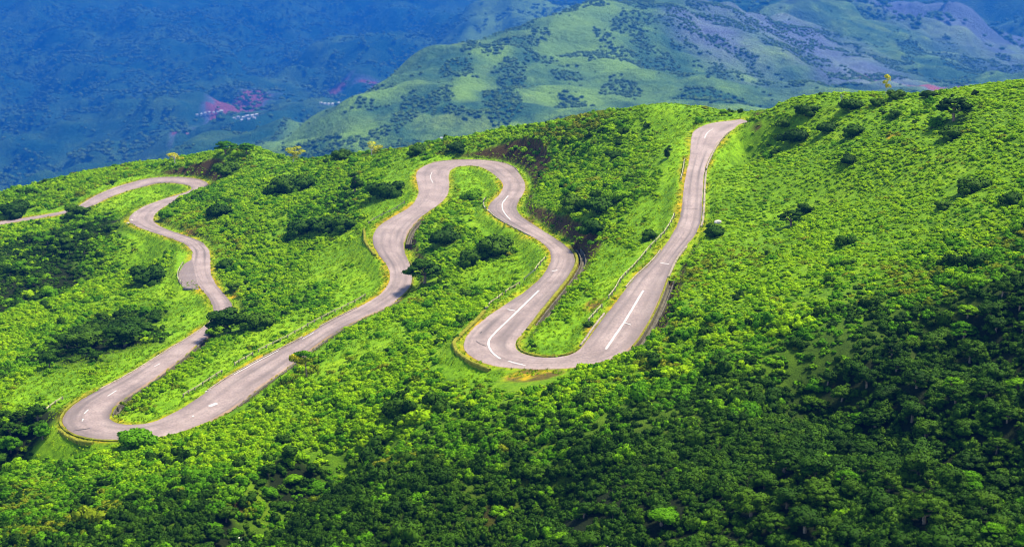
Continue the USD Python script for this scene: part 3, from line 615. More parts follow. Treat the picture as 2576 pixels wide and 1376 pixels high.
# the pale tree with a bare trunk behind the right skyline
p = at_pixel(2262, 255); q = p + np.array([0, 14, -3.0]); 
q[2] = ground(np.array([q[0]]), np.array([q[1]]))[0]
plant('pale_tree', 'thin', 'leaf_gold', q, 1.9, 'pale tall tree with a bare whitish trunk on the right skyline', T_, variant=9, stretch=1.25)
# the yellow leaved tree leaning over the lower road
def drooping_tree():
    p = at_pixel(772, 950); t = tag(xform('drooping_tree', p), 'slender drooping tree with yellow leaves overhanging the lower left road', T_)
    H = 60 * p[1] / FPX * 1.12; r = np.random.default_rng(5)
    MB().tube([(0, 0, -.5), (-.1, 0, H * .4), (-.35, 0, H * .8), (-.8, 0, H)], [.16, .13, .1, .06], 7).build('trunk', M['bark'], t)
    L1 = [((-1.9 + .8 * j, r.uniform(-.6, .6), H + .35 - .25 * abs(j - 2.3)), (.95, .85, .4)) for j in range(5)]
    L2 = [((-2.9 + .75 * j, r.uniform(-.6, .4), H - .8 - .14 * j), (.75, .7, .8)) for j in range(4)]
    fmesh('crown', foliage(r, L1, 520, .24, core=.7, low=-.8), M['leaf_mid'], t)
    tag(fmesh('yellow_leaves', foliage(r, L2, 480, .28, core=.6, low=-1), M['leaf_gold'], t), 'yellow hanging leaves on its left side')
drooping_tree()
PLACED = [np.array(stage.GetPrimAtPath(x.GetPath()).GetAttribute('xformOp:translate').Get())[:2] for x in stage.GetPrimAtPath('/World').GetChildren() if x.GetCustomDataByKey('category') in (T_, B_)]
PLACED_R = [x.GetAttribute('xformOp:scale').Get()[0] if x.HasAttribute('xformOp:scale') else 1.0 for x in stage.GetPrimAtPath('/World').GetChildren() if x.GetCustomDataByKey('category') in (T_, B_)]

# the woods: every tree in view a thing
def wood(zone, n, kinds, rad, label, group, seed, name, gap):
    r = np.random.default_rng(seed); got = []; tries = 0
    sp = [DARKW[i] for i in zone]
    while len(got) < n and tries < 6000:
        tries += 1
        cx, cy, rx, ry = sp[r.integers(len(sp))]
        t, d = r.uniform(0, 2 * math.pi), math.sqrt(r.uniform(0, 1)) * 1.05
        x, y = cx + math.cos(t) * d * rx, cy + math.sin(t) * d * ry
        z = float(ground(np.array([x]), np.array([y]))[0]); u = pix((x, y, z)); R = r.uniform(*rad)
        if not (-120 < u[0] < 2700 and u[1] < 1480): continue
        if road_info(np.array([x]), np.array([y]))[0][0] < R + 2.0: continue
        if any(math.hypot(x - a, y - b) < gap * (R + c) for a, b, c in got): continue
        got.append((x, y, R)); kind, leaf = kinds[r.integers(len(kinds))]
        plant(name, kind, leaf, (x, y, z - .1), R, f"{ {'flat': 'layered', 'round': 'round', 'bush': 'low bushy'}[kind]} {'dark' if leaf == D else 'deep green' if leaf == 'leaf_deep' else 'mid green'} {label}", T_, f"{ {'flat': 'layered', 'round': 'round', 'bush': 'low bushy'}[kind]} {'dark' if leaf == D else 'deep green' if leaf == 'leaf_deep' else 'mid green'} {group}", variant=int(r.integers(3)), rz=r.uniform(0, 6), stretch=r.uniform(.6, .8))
        PLACED.append(np.array([x, y])); PLACED_R.append(R * .8)
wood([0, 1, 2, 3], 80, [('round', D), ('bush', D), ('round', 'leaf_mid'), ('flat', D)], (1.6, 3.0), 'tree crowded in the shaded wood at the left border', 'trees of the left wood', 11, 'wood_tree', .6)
wood([5, 6, 7, 8, 9], 95, [('flat', 'leaf_mid'), ('round', 'leaf_deep'), ('bush', 'leaf_deep'), ('flat', 'leaf_deep'), ('round', D), ('flat', 'leaf_deep')], (1.6, 3.2), 'tree crowded in the deep shade of the lower right slope', 'trees of the lower right wood', 12, 'slope_tree', .78)  # the deep shade here lies mostly in the darkened leaf colours
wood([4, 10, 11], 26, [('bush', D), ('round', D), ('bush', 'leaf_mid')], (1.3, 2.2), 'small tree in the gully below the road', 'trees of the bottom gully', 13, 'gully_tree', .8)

# the scrub: single shrubs nearest the eye, the rest as one mass
SCRUB = []      # (leaf, geometry)
for k in range(20):
    r = np.random.default_rng(300 + k)
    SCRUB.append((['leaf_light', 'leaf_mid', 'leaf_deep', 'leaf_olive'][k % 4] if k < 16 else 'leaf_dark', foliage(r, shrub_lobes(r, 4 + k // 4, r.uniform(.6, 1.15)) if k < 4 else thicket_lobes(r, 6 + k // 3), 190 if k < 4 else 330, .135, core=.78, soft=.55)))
OCHRE_WIDE = (OCHRE[0][0], OCHRE[0][1] - 2.0, OCHRE[0][2] * 1.15, OCHRE[0][3] + 3.0)
def scatter():
    r = np.random.default_rng(21); st = 1.12
    X, Y = np.meshgrid(np.arange(-330, 215, st), np.arange(92, 690, st)); x = (X + r.uniform(-.65, .65, X.shape) * st).ravel(); y = (Y + r.uniform(-.65, .65, X.shape) * st).ravel()
    z = NEARG.ev(x, y); u = pix(np.c_[x, y, z])
    cr = np.array(CREST, float); crest = np.interp(u[:, 0], cr[:, 0], cr[:, 2])
    k = (u[:, 0] > -140) & (u[:, 0] < 2720) & (u[:, 1] < 1560) & (y < crest + 25); x, y, u = x[k], y[k], u[k]
    e, i, side = road_info(x, y); up = NEARG.ev(x, y) > RZ[i] + .3
    clear = np.where(up, 2.0, 6.4) + 3 * (fbm2(x, y, 14, 71, 2) - .4)
    ditch = np.zeros(len(x), bool)
    for sd_, a, b, off in DITCH: ditch |= (side == sd_) & (RS[i] > a) & (RS[i] < b) & (e < off + (5.6 if a == 548 else 1.6))
    mead = spot_mask(x, y, MEADOW, seed=4); dk = spot_mask(x, y, DARKW, seed=2); oc = spot_mask(x, y, OCHRE)
    gap = fbm2(x, y, 11, 72, 3)
    prob = np.where(e < clear, 0, 1.) * (1 - .96 * mead) * (1 - .35 * dk) * (1 - .85 * oc) * (.55 + .45 * sstep(.36, .5, gap))
    prob[ditch] = 0; prob[spot_mask(x, y, [OCHRE_WIDE]) > .1] = 0
    g1, g2 = NEARG.ev(x, y, dx=1), NEARG.ev(x, y, dy=1); steep = np.abs(ground_near(x + .8, y) - ground_near(x - .8, y)) / 1.6 + np.abs(ground_near(x, y + .8) - ground_near(x, y - .8)) / 1.6
    prob = prob * np.where((e < 11) & (steep > .85) & (r.uniform(size=len(x)) < .8), 0, 1)
    k = r.uniform(size=len(x)) < prob
    d, j = cKDTree(np.array(PLACED)).query(np.c_[x, y]); k &= d > .75 * np.array(PLACED_R)[j]
    x, y, u, e = x[k], y[k], u[k], e[k]
    z = ground(x, y); dk = dk[k]; mead = mead[k]
    s = np.exp(r.normal(-.42, .32, len(x))) * (.7 + .6 * fbm2(x, y, 17, 73, 2)) * np.where(e < 6, .75, 1.0) * (1 - .2 * sstep(20, 60, x) * sstep(200, 260, y))
    # kinds by place: pale scrub high on the slopes, leaf tones darkened lower down to paint in the foreground's shade
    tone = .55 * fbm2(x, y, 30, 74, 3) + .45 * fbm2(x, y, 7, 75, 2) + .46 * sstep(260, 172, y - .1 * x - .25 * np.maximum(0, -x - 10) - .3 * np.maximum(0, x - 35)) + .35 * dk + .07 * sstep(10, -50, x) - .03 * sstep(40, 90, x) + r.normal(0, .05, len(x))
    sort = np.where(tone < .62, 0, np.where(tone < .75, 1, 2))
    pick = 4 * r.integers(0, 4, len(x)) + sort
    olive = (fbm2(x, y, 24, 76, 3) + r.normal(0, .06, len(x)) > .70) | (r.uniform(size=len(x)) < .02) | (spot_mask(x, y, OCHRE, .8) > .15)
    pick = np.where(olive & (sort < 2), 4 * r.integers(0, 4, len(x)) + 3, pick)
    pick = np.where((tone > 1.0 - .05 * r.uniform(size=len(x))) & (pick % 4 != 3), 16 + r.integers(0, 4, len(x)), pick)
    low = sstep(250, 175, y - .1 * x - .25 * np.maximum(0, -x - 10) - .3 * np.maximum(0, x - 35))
    s = s * (1 + .28 * low); flat = np.where(u[:, 0] > 1650, .72, .92) + .22 * low
    return x, y, z, s, pick, r.uniform(0, 360, len(x)), u, s * flat * r.uniform(.75, 1.25, len(x))
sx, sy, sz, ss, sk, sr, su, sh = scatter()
def thickets():
    r = np.random.default_rng(23); N = 34000; x, y = r.uniform(-300, 190, N), r.uniform(110, 640, N); u = pix(np.c_[x, y, NEARG.ev(x, y)])
    cr = np.array(CREST, float); e, i, side = road_info(x, y); mead = spot_mask(x, y, MEADOW, seed=4); s = np.exp(r.normal(.18, .28, N))
    n = .6 * fbm2(x, y, 26, 81, 3) + .4 * fbm2(x, y, 9, 82, 2); right = 1.6 * sstep(20, 60, x) * sstep(200, 260, y)
    k = (u[:, 0] > -60) & (u[:, 0] < 2640) & (u[:, 1] < 1470) & (y < np.interp(u[:, 0], cr[:, 0], cr[:, 2]) + 8) & (e > 3.2 + 1.1 * s) & (mead < .15) & (spot_mask(x, y, [OCHRE_WIDE]) < .1) & ~((side > 0) & (RS[i] > 540) & (RS[i] < 630) & (e < 8)) & (r.uniform(size=N) < .95 * sstep(.44 + .08 * right, .60 + .08 * right, n))
    d, j = cKDTree(np.array(PLACED)).query(np.c_[x, y]); k &= d > np.array(PLACED_R)[j]
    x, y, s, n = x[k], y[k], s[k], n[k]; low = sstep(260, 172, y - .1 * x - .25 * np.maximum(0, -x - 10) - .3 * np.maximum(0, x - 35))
    t = r.uniform(size=len(x)) + .5 * low + .9 * (n - .6)  # darker leaf kinds picked lower down, continuing the painted foreground shade
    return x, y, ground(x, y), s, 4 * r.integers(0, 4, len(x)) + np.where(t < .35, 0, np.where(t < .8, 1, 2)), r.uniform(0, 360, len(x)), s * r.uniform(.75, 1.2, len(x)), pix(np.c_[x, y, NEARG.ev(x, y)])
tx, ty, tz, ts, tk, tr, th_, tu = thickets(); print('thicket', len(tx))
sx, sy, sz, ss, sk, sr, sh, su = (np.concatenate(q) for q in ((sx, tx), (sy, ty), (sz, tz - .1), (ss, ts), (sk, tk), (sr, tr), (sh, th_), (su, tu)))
inframe = (su[:, 0] > 0) & (su[:, 0] < 2576) & (su[:, 1] < 1376)
order = np.argsort(np.where(inframe, -ss / sy, 1.0)); single = order[:300]; rest = order[300:]
SHRUB_FIRST = {}
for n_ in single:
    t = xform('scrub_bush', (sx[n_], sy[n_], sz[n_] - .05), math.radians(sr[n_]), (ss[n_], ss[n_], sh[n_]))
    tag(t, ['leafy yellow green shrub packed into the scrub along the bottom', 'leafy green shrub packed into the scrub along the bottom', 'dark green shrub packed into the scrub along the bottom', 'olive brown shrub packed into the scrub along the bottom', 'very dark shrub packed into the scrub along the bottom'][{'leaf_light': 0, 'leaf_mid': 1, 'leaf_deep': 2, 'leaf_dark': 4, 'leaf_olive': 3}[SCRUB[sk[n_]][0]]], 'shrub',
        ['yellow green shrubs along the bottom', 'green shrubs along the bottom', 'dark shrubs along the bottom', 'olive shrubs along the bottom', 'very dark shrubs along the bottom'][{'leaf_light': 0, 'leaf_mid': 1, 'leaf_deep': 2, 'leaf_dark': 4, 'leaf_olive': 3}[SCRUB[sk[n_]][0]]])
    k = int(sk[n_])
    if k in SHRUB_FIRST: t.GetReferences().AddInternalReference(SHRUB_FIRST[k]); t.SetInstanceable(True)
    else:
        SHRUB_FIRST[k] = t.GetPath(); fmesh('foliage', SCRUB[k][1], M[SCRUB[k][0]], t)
def instancer(name, protos, x, y, z, s, pick, rot, label, cat=None, sz_=None):
    pi = UsdGeom.PointInstancer.Define(stage, f'/World/{name}'); tag(pi.GetPrim(), label, cat, kind='stuff')
    for k, (leaf, geo) in enumerate(protos):
        fmesh('p', geo, M[leaf], raw=f'/World/{name}/kinds/plant_{k:03d}'); pi.CreatePrototypesRel().AddTarget(f'/World/{name}/kinds/plant_{k:03d}')
    pi.CreateProtoIndicesAttr(Vt.IntArray.FromNumpy(np.asarray(pick, np.int32)))
    pi.CreatePositionsAttr(Vt.Vec3fArray.FromNumpy(np.c_[x, y, z].astype(np.float32)))
    sv = np.c_[s, s, s if sz_ is None else sz_]
    pi.CreateScalesAttr(Vt.Vec3fArray.FromNumpy(sv.astype(np.float32)))
    h = np.radians(rot) / 2
    pi.CreateOrientationsAttr(Vt.QuathArray([Gf.Quath(float(math.cos(a)), 0.0, 0.0, float(math.sin(a))) for a in h]))
    return pi
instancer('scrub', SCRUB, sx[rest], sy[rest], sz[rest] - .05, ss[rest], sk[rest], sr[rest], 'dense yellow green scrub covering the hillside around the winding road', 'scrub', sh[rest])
print('shrubs', len(sx))
# grass tufts on verges and meadows
def tuft(r):
    m = 26; t = r.uniform(0, 2 * math.pi, m); R = r.uniform(0, .4, m); h = r.uniform(.25, .6, m); lean = r.uniform(.1, .5, m)
    b = np.c_[np.cos(t) * R, np.sin(t) * R, np.zeros(m)]; d = np.c_[np.cos(t), np.sin(t), np.zeros(m)]; w = np.c_[-np.sin(t), np.cos(t), np.zeros(m)] * .05
    tip = b + d * lean[:, None] * .6 + np.c_[np.zeros(m), np.zeros(m), h]; mid = b + d * lean[:, None] * .2 + np.c_[np.zeros(m), np.zeros(m), h * .6]
    v = np.stack([b - w, b + w, mid + w * .8, tip], 1).reshape(-1, 3); nn = np.repeat(np.c_[d[:, :2] * .5, np.ones(m)], 4, 0); nn /= np.linalg.norm(nn, axis=1, keepdims=True)
    return v, np.arange(4 * m).reshape(m, 4), nn
def grass():
    r = np.random.default_rng(31); N = 260000; x = r.uniform(-300, 190, N); y = r.uniform(120, 640, N)
    e, i, side = road_info(x, y); mead = spot_mask(x, y, MEADOW, seed=4)
    k = (e > .25) & ~((side > 0) & (RS[i] > 778) & (RS[i] < 812) & (e < 4.6)) & ((e < 5) | (mead > .4)) & (r.uniform(size=N) < .8)
    for sd_, a, b, off in DITCH: k &= ~((side == sd_) & (RS[i] > a) & (RS[i] < b) & (np.abs(e - off) < 1.1))
    x, y, e = x[k], y[k], e[k]; u = pix(np.c_[x, y, NEARG.ev(x, y)]); k = (u[:, 0] > -60) & (u[:, 0] < 2640)
    x, y, e = x[k], y[k], e[k]; z = ground(x, y)
    gold = (e < 1.9) & (r.uniform(size=len(x)) < .4)
    return x, y, z, r.uniform(.4, .95, len(x)), np.where(gold, r.integers(0, 2, len(x)), r.integers(2, 4, len(x))), r.uniform(0, 360, len(x))
GR = [(('dry_grass', 'dry_grass', 'leaf_light', 'leaf_light')[k], tuft(np.random.default_rng(60 + k))) for k in range(4)]
instancer('grass', GR, *grass(), 'rough grass on the road verges and the small meadows', 'grass')

# ------------------------------------------------------------------ roadside: drains, kerbs, walls, rails, paint
M['damp_concrete'] = plain('damp_concrete', (.06, .052, .035), .9, .1, 1.2, .5)  # one dark tone for the whole drain channel
M['pale_concrete'] = plain('pale_concrete', (.15, .12, .085), .85, .2, 1.4, .4)
M['mossy_concrete'] = plain('mossy_concrete', (.10, .098, .008), .95, .05, 1.1, .5)
M['white_rail'] = plain('white_rail', (.26, .24, .11), .6, .3, .8, .45)
M['paint'] = plain('paint', (.27, .25, .23), .6, .3, 2.5, .3)
M['rock'] = plain('rock', (.32,.28,.22), .9, .1, 1.5, .35)
M['tar'] = plain('tar', (.035, .028, .027), .8, .2, 2, .3)
def off_pt(i, side, off, dz=0.0):
    i = np.asarray(i); h = np.where(side > 0, HL[i], HR[i])
    return np.c_[RC[i] + RN[i] * (side * (h + off))[:, None], RZ[i] + dz]
def sweep(name, pts, prof, mat, parent=None, jag=0.0, seed=0):
    """a profile of (sideways, up) pairs carried along a line"""
    pts = np.asarray(pts, float); t = np.gradient(pts, axis=0); t[:, 2] = 0; t /= np.linalg.norm(t, axis=1, keepdims=True) + 1e-9
    nrm = np.c_[-t[:, 1], t[:, 0], np.zeros(len(t))]; m = len(prof); v = []
    r = np.random.default_rng(seed)
    for k, (a, b) in enumerate(prof):
        j = jag * r.normal(size=(len(pts), 1))
        v.append(pts + nrm * (a + j * .6) + np.array([0, 0, 1.]) * (b + (j if b > 0 else 0)))
    v = np.stack(v, 1); n = len(pts); i = (np.arange(n - 1)[:, None] * m + np.arange(m)[None]); kk = np.arange(m); nx = (kk + 1) % m
    f = np.stack([i, i + m, (i - kk) + m + nx, (i - kk) + nx], -1).reshape(-1, 4)
    f = np.vstack([f, [(0, k, k + 1, k + 1) for k in range(1, m - 1)], [((n - 1) * m, (n - 1) * m + k + 1, (n - 1) * m + k, (n - 1) * m + k) for k in range(1, m - 1)]])
    tri = np.vstack([f[:, [0, 1, 2]], f[:, [0, 2, 3]]]); vv = v.reshape(-1, 3)
    keep = (tri[:, 0] != tri[:, 1]) & (tri[:, 1] != tri[:, 2]) & (tri[:, 0] != tri[:, 2])
    return mesh(name, vv, tri[keep], mat, parent)
for sd_, a, b, off in DITCH:
    if b - a < 10: continue
    i = np.arange(a + 1, b); d = off + .25
    prof = [(-.75, .02), (-.5, .02), (-.4, -.85), (.4, -.85), (.5, .06), (.75, .06), (.75, -1.6), (-.75, -1.6)]
    if a == 548: prof = [(x * 1.7, y * 1.25 - .35 * (x > 0)) for x, y in prof]; d += .5
    p = sweep('drain', off_pt(i, sd_, d), [(x * sd_, y) for x, y in prof] if sd_ > 0 else [(-x, y) for x, y in prof][::-1], M['damp_concrete'], road, .03, a)
def kerb(sd_, a, b, off, w, h, mat, name, parent, seed=0):
    i = np.arange(a, b); c = w * .2
    sweep(name, off_pt(i, sd_, off), [(-w / 2, -.4), (w / 2, -.4), (w / 2, h - c), (w / 2 - c, h), (-w / 2 + c, h), (-w / 2, h - c)], mat, parent, .035, seed)
for sd_, a, b, off, w, h, mt in [(-1, 212, 284, .5, .75, .26, 'mossy_concrete'), (-1, 172, 208, .6, .5, .2, 'mossy_concrete'), (-1, 150, 168, .5, .45, .22, 'pale_concrete'), (1, 17, 54, .45, .4, .45, 'pale_concrete'), (1, 54, 96, .5, .5, .2, 'pale_concrete'),
        (1, 108, 128, .25, .5, .2, 'pale_concrete'), (1, 128, 164, .3, .4, .2, 'mossy_concrete'), (-1, 112, 136, .25, .32, .18, 'pale_concrete'), (-1, 560, 575, .2, .3, .2, 'pale_concrete'), (-1, 581, 616, .2, .3, .2, 'pale_concrete'),
        (1, 640, 676, .5, .5, .22, 'mossy_concrete'), (1, 676, 742, .2, .3, .16, 'pale_concrete'), (1, 300, 334, .25, .35, .2, 'pale_concrete'), (1, 524, 552, .4, .4, .2, 'mossy_concrete'), (-1, 390, 425, .2, .25, .12, 'pale_concrete')]:
    kerb(sd_, a, b, off, w, h, M[mt], 'kerb', road, a)
def line_at(pts, step):
    P = np.array([at_pixel(*q) for q in pts]); s = np.r_[0, np.cumsum(np.linalg.norm(np.diff(P[:, :2], axis=0), axis=1))]
    t = np.arange(0, s[-1] + 1e-6, step); P = np.stack([np.interp(t, s, P[:, k]) for k in range(3)], 1)
    if len(P) > 6: P[:, :2] = gaussian_filter1d(P[:, :2], 1.0, axis=0, mode='nearest')
    P[:, 2] = ground(P[:, 0], P[:, 1]); return P
# the mossy parapets
for pts, lab in [([(1219, 786), (1199, 808), (1162, 843), (1140, 866), (1149, 889), (1186, 919), (1236, 938)], 'thick mossy parapet round the outside of the wide hairpin'),
                 ([(916, 578), (918, 609), (932, 630), (945, 648)], 'yellow mossy parapet outside the sharp bend of the middle road'),
                 ([(150, 1085), (170, 1102), (205, 1117), (245, 1122)], 'mossy parapet below the lowest hairpin at the lower left')]:
    P = line_at(pts, .8); P[:, 2] = gaussian_filter1d(P[:, 2], 2)
    tag(sweep('parapet', P, [(-.42, -.6), (.42, -.6), (.40, .42), (.25, .55), (-.25, .55), (-.40, .42)], M['mossy_concrete'], None, .05, 3), lab, 'wall')
def guard_rail(pts, label, gap=.1, step=2.6, h=.85, seed=0, group=None):
    P = line_at(pts, step); r = np.random.default_rng(seed)
    t = tag(xform('guard_rail', P[0]), label, 'guard rail', group); o = P[0]; tops = []
    for k, p in enumerate(P):
        a = math.atan2(*(P[min(k + 1, len(P) - 1)] - P[max(k - 1, 0)])[[1, 0]]); hh = h * r.uniform(.9, 1.05)
        q = p - o + np.array([r.normal(0, .06), r.normal(0, .06), 0])
        m = trimesh.creation.box((.2, .22, hh + .5)); m.apply_translation((0, 0, (hh - .5) / 2)); m.apply_transform(trimesh.transformations.rotation_matrix(r.normal(0, .06), [1, .3, 0]))
        m.apply_transform(trimesh.transformations.rotation_matrix(a, [0, 0, 1])); m.apply_translation(q)
        mesh('post', m.vertices, m.faces, M['pale_concrete'], t); tops.append(q + [0, 0, hh - .22])
    for k in range(len(P) - 1):
        if r.uniform() < gap: continue
        a, b = tops[k] + [0, 0, r.normal(0, .03)], tops[k + 1] + [0, 0, r.normal(0, .03)]; d = b - a; u = d / np.linalg.norm(d); s = np.cross(u, [0, 0, 1]); s /= np.linalg.norm(s); upv = np.cross(s, u)
        prof = [(-.05, -.16), (.07, -.10), (-.02, 0), (.07, .10), (-.05, .16), (-.09, .16), (-.09, -.16)]
        v = np.vstack([[e + s * (x + .16) + upv * y for x, y in prof] for e in (a - u * .1, b + u * .1)]); n = len(prof)
        f = [(i, (i + 1) % n, n + (i + 1) % n) for i in range(n)] + [(i, n + (i + 1) % n, n + i) for i in range(n)]
        mesh('rail', v, f, M['white_rail'], t)
for k, (pts, lab, gap) in enumerate([
    ([(1724, 404), (1719, 435), (1712, 463)], 'short guard rail left of the top straight', .1),
    ([(1697, 541), (1692, 561), (1666, 598), (1612, 651), (1579, 688), (1546, 737), (1520, 768)], 'long guard rail on the downhill side of the right road', .06),
    ([(1515, 777), (1502, 789), (1476, 818)], 'broken end of rail above the grass tip inside the wide hairpin', .4),
    ([(1372, 654), (1346, 684), (1318, 708)], 'guard rail round the bend of the second road', .15),
    ([(1314, 711), (1282, 731), (1232, 768), (1221, 783)], 'guard rail on the straight above the mossy parapet', .15),
    ([(1018, 513), (975, 539), (932, 560), (920, 572)], 'guard rail along the upper edge of the middle road', .08),
    ([(924, 745), (848, 785), (791, 812), (748, 839), (664, 879), (571, 932)], 'longest guard rail, beside the lower left straight', .1),
    ([(565, 936), (524, 962), (457, 1003), (447, 1010)], 'guard rail running on to the tip above the lowest hairpin', .1),
    ([(157, 1006), (127, 1026), (113, 1043)], 'short curved guard rail outside the lowest hairpin', .0),
    ([(1222, 502), (1215, 519), (1225, 534)], 'little rail round the inner bend below the middle hairpin', .1),
    ([(462, 664), (449, 685), (447, 704), (462, 722)], 'pale rail round the small lay by on the left road', .0)]):
    guard_rail(pts, lab, gap, seed=40 + k)

def road_hit(U, V, lift=.065):
    z = at_pixel(U, V)[2]
    for _ in range(8):
        d = ray(U, V); p = d * (z / d[2]); i = ROADTREE.query(p[:2])[1]; z = RZ[i] + lift
    return p
def stripe(name, pts, w, mat, lift=.065):
    P = np.array([road_hit(*q, lift) for q in pts]); s = np.r_[0, np.cumsum(np.linalg.norm(np.diff(P, axis=0), axis=1))]
    n = max(2, int(s[-1] / 1.2)); t = np.linspace(0, s[-1], n); P = np.stack([np.interp(t, s, P[:, k]) for k in range(3)], 1)
    if n > 8: P[:, :2] = gaussian_filter1d(P[:, :2], 1.2, axis=0, mode='nearest')
    i = ROADTREE.query(P[:, :2])[1]; lat = np.sum((P[:, :2] - RC[i]) * RN[i], 1) / np.where(np.sum((P[:, :2] - RC[i]) * RN[i], 1) > 0, HL[i], HR[i])
    P[:, 2] = RZ[i] + .05 * (1 - lat ** 2) + .045
    T = np.gradient(P, axis=0); T /= np.linalg.norm(T, axis=1, keepdims=True); N = np.c_[-T[:, 1], T[:, 0], np.zeros(n)]
    ww = w * (1 + .25 * (np.random.default_rng(n).uniform(size=(n, 1)) - .5)) / 2
    v = np.stack([P + N * ww, P - N * ww], 1).reshape(-1, 3); k = np.arange(n - 1) * 2
    mesh(name, v, np.c_[k, k + 1, k + 3, k + 2], mat, road)
for pts, w in [([(1357, 729), (1320, 765), (1285, 799), (1250, 832), (1229, 855), (1228, 870), (1240, 890), (1262, 905)], .42), ([(1279, 908), (1300, 914), (1324, 919)], .4), ([(1620, 728), (1596, 768), (1572, 808), (1546, 846), (1522, 881)], .45),
               ([(1277, 778), (1297, 782)], .35), ([(1572, 812), (1587, 817)], .3), ([(1388, 682), (1402, 680)], .45), ([(1661, 662), (1683, 664)], .4), ([(1279, 492), (1263, 512), (1264, 528), (1273, 542), (1285, 554)], .3),
               ([(1088, 432), (1081, 445), (1090, 462)], .2), ([(1796, 324), (1778, 334), (1772, 350)], .25), ([(388, 922), (403, 914)], .25), ([(271, 996), (293, 982)], .28), ([(212, 1040), (222, 1030)], .3), ([(207, 1059), (209, 1053)], .3),
               ([(516, 985), (531, 977)], .3), ([(484, 1048), (487, 1045)], .3), ([(583, 945), (640, 913), (705, 879)], .22), ([(760, 853), (790, 836)], .2)]:
    stripe('painted_line', pts, w, M['paint'])
stripe('painted_arrow', [(526, 1022), (546, 1014)], 1.1, M['paint'])
for pts, w in [([(184, 1083), (226, 1077)], .35), ([(1198, 858), (1206, 864), (1222, 870)], .18), ([(1208, 838), (1212, 834)], .3), ([(1720, 524), (1756, 525)], .15)]:
    stripe('tar_patch', pts, w, M['tar'])

def lay_by():
    P = np.array([road_hit(*q) for q in [(483, 652), (463, 664), (450, 685), (447, 704), (461, 723), (500, 728), (492, 690)]]); P[:, 2] = RZ[ROADTREE.query(P[:, :2])[1]] + .03
    c = P.mean(0); n = len(P); V = np.vstack([P, P - [0, 0, .6], c[None]])
    F = [(2 * n, (k + 1) % n, k) for k in range(n)] + [t for k in range(n) for t in ((k, (k + 1) % n, n + (k + 1) % n), (k, n + (k + 1) % n, n + k))]
    mesh('lay_by', V, F, M['road'], road, masks=np.tile([.55, 0, 0], (len(V), 1)))
lay_by()
def boulder(U, V, w, label, squash=.7, name='boulder', mat='rock', group=None):
    p = at_pixel(U, V); R = px_r(p, w); m = trimesh.creation.icosphere(3, 1.0); v = m.vertices
    v = v * (1 + .55 * (meshkit.fbm(v * 1.6 + U, 3)[:, None] - .5)); v = np.round(v * 5) / 5 * .35 + v * .65
    tag(mesh(name, v * R * np.array([1.15, .9, squash]) + p + [0, 0, R * .25], m.faces, M[mat]), label, 'rock', group)
boulder(1806, 562, 17, 'white rock on the slope right of the long right straight'); boulder(2439, 660, 20, 'pale yellow boulder high on the slope at the right border', .55)
boulder(729, 1278, 13, 'left whitish stone in the dark gully at the bottom'); boulder(743, 1280, 12, 'right whitish stone in the dark gully at the bottom'); boulder(602, 1362, 20, 'brown rock at the bottom edge below the bare red earth', .9)
boulder(1530, 1384, 20, 'pale stone at the bottom edge, in the middle')
for k, (U, V, w, lab) in enumerate([(338, 546, 7, 'upper white stone on the outer edge of the upper left curve'), (331, 556, 8, 'middle white stone on the outer edge of the upper left curve'), (322, 563, 7, 'lowest white stone on the outer edge of the upper left curve'), (341, 535, 5, 'tiny white stone beside the upper left curve'),
                                  (1250, 1010 - 560, 5, 'small stone on the tip of land inside the middle hairpin'), (1228, 531, 7, 'pale stone by the little rail below the middle hairpin'), (500, 873, 12, 'grey stone at the kerb below the tree that covers the road')]):
    boulder(U, V, w, lab, name='stone')

# ------------------------------------------------------------------ far away: the hamlets and the woods
M['far_white'] = plain('far_white', (.42, .41, .40), .7, .2, .1, .08); M['far_roof'] = plain('far_roof', (.30, .29, .30), .6, .3, .1, .15); M['rust_roof'] = plain('rust_roof', (.35, .12, .09), .7, .2, .1, .2)
M['dark_opening'] = plain('dark_opening', (.03, .03, .035), .4, .4, 1, .1)
def house(U, V, w, roof, rz, label, group):
    p = at_pixel(U, V, True); W = .8 * w * p[1] / FPX; Dp, H = W * .6, W * .38; t = tag(xform('small_house', p, rz), label, 'house', group)
    MB().box((0, 0, H / 2 - 2), (W, Dp, H + 4)).build('wall', M['far_white'], t)
    v = [(-W * .54, -Dp * .58, H), (W * .54, -Dp * .58, H), (W * .54, Dp * .58, H), (-W * .54, Dp * .58, H), (-W * .54, 0, H * 1.55), (W * .54, 0, H * 1.55)]
    mesh('roof', v, [(0, 1, 5), (0, 5, 4), (2, 3, 4), (2, 4, 5), (0, 4, 3), (1, 2, 5), (0, 3, 2), (0, 2, 1)], M[roof], t)
    for q in (-.28, .28): MB().box((W * q, -Dp / 2 - .03, H * .52), (W * .13, .1, H * .3)).build('window', M['dark_opening'], t)
    MB().box((0, -Dp / 2 - .03, H * .35), (W * .13, .1, H * .66)).build('door', M['dark_opening'], t)
for k, U in enumerate((496, 507, 517, 527, 538, 548)):
    house(U, 291 - k * 1.3, 7, 'far_white', .2, 'tiny white house in the row at the foot of the blue mountain', 'houses of the far row')
house(557, 284, 11, 'far_white', .1, 'larger white house at the right end of the far row', None)
for U, V, w in [(590, 300, 9), (600, 297, 10), (612, 299, 10), (622, 295, 11), (634, 294, 11), (645, 291, 10), (608, 304, 8), (626, 302, 9), (640, 299, 9)]:
    house(U, V, w, 'far_roof', (U * 7 % 10) / 10, 'pale grey roofed house of the hamlet in the valley', 'houses of the valley hamlet')
for U, V, w in [(808, 262, 8), (817, 263, 8), (826, 264, 8), (836, 265, 9), (852, 261, 8)]:
    house(U, V, w, 'far_white', (U * 3 % 10) / 10, 'white house on the green spur of the facing ridge', 'houses on the spur')
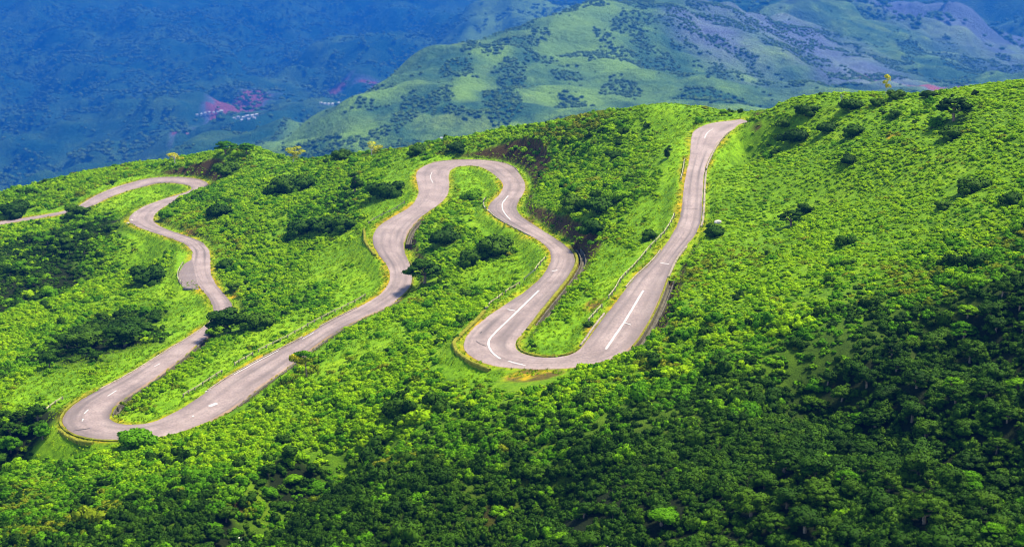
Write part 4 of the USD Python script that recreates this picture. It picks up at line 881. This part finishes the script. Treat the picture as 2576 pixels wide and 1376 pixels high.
house(1110, 350, 8, 'far_white', .3, 'pale hut at the foot of the ridge, above the middle hairpin', None); house(472, 340, 8, 'rust_roof', .3, 'reddish hut below the far row of white houses', None)
def far_wood():
    r = np.random.default_rng(91); out = []
    hs = lambda x, y: np.max([1 - sstep(.3, 1.1, np.hypot((x - cx) / rx, (y - cy) / ry)) for cx, cy, rx, ry in HAZE_TINT], 0)
    for N, x0, x1, y0, y1, R0, R1, thr in [(110000, -1400, 2700, 1900, 5900, 3.5, 7, .555), (60000, -4600, 5600, 5950, 12500, 9, 17, .53)]:
        x, y = r.uniform(x0, x1, N), r.uniform(y0, y1, N); z = FARG.ev(x, y); u = pix(np.c_[x, y, z])
        k = (u[:, 0] > -60) & (u[:, 0] < 2640) & (u[:, 1] > -60) & (u[:, 1] < 480)
        clump = far_clump(x, y)
        wp = wood_place(x, y) if y1 < 6000 else 0
        k &= (wp > r.uniform(.15, .6, N)) | ((y1 > 6000) & (clump > thr + .09 * hs(x, y) + r.normal(0, .025, N))) | (r.uniform(size=N) < .012)
        x, y = x[k], y[k]; out.append(np.c_[x, y, ground_far(x, y), r.uniform(R0, R1, len(x))])
    return np.vstack(out)
fw = far_wood(); print('far trees', len(fw))
FARP = [('leaf_far', foliage(np.random.default_rng(95 + k), [((0, 0, .6), (.7, .7, .6))] + [((math.cos(t) * .5, math.sin(t) * .5, .5 + .3 * (t % 1)), (.45, .45, .42)) for t in (.3 + k, 2.2 + k, 4.4 + k)], 40, .22, core=.92)) for k in range(4)]
r_ = np.random.default_rng(96)
instancer('far_wood', FARP, fw[:, 0], fw[:, 1], fw[:, 2] - fw[:, 3] * .15, fw[:, 3], r_.integers(0, 4, len(fw)), r_.uniform(0, 360, len(fw)), 'distant woods on the facing ridge and the blue mountains', 'wood', fw[:, 3] * .85)

# ------------------------------------------------------------------ the air
hz = usdkit.material(stage, '/World/Looks/haze', {'v': ('principled_volume', {'color': (.008, .092, .36), 'density': HAZE, 'anisotropy': .25})}, volume='v.volume')
hb = trimesh.creation.box(bounds=[[-8300, -900, -3600], [8300, 16000, 900]])
tag(mesh('haze', hb.vertices, hb.faces, hz), kind='stuff')
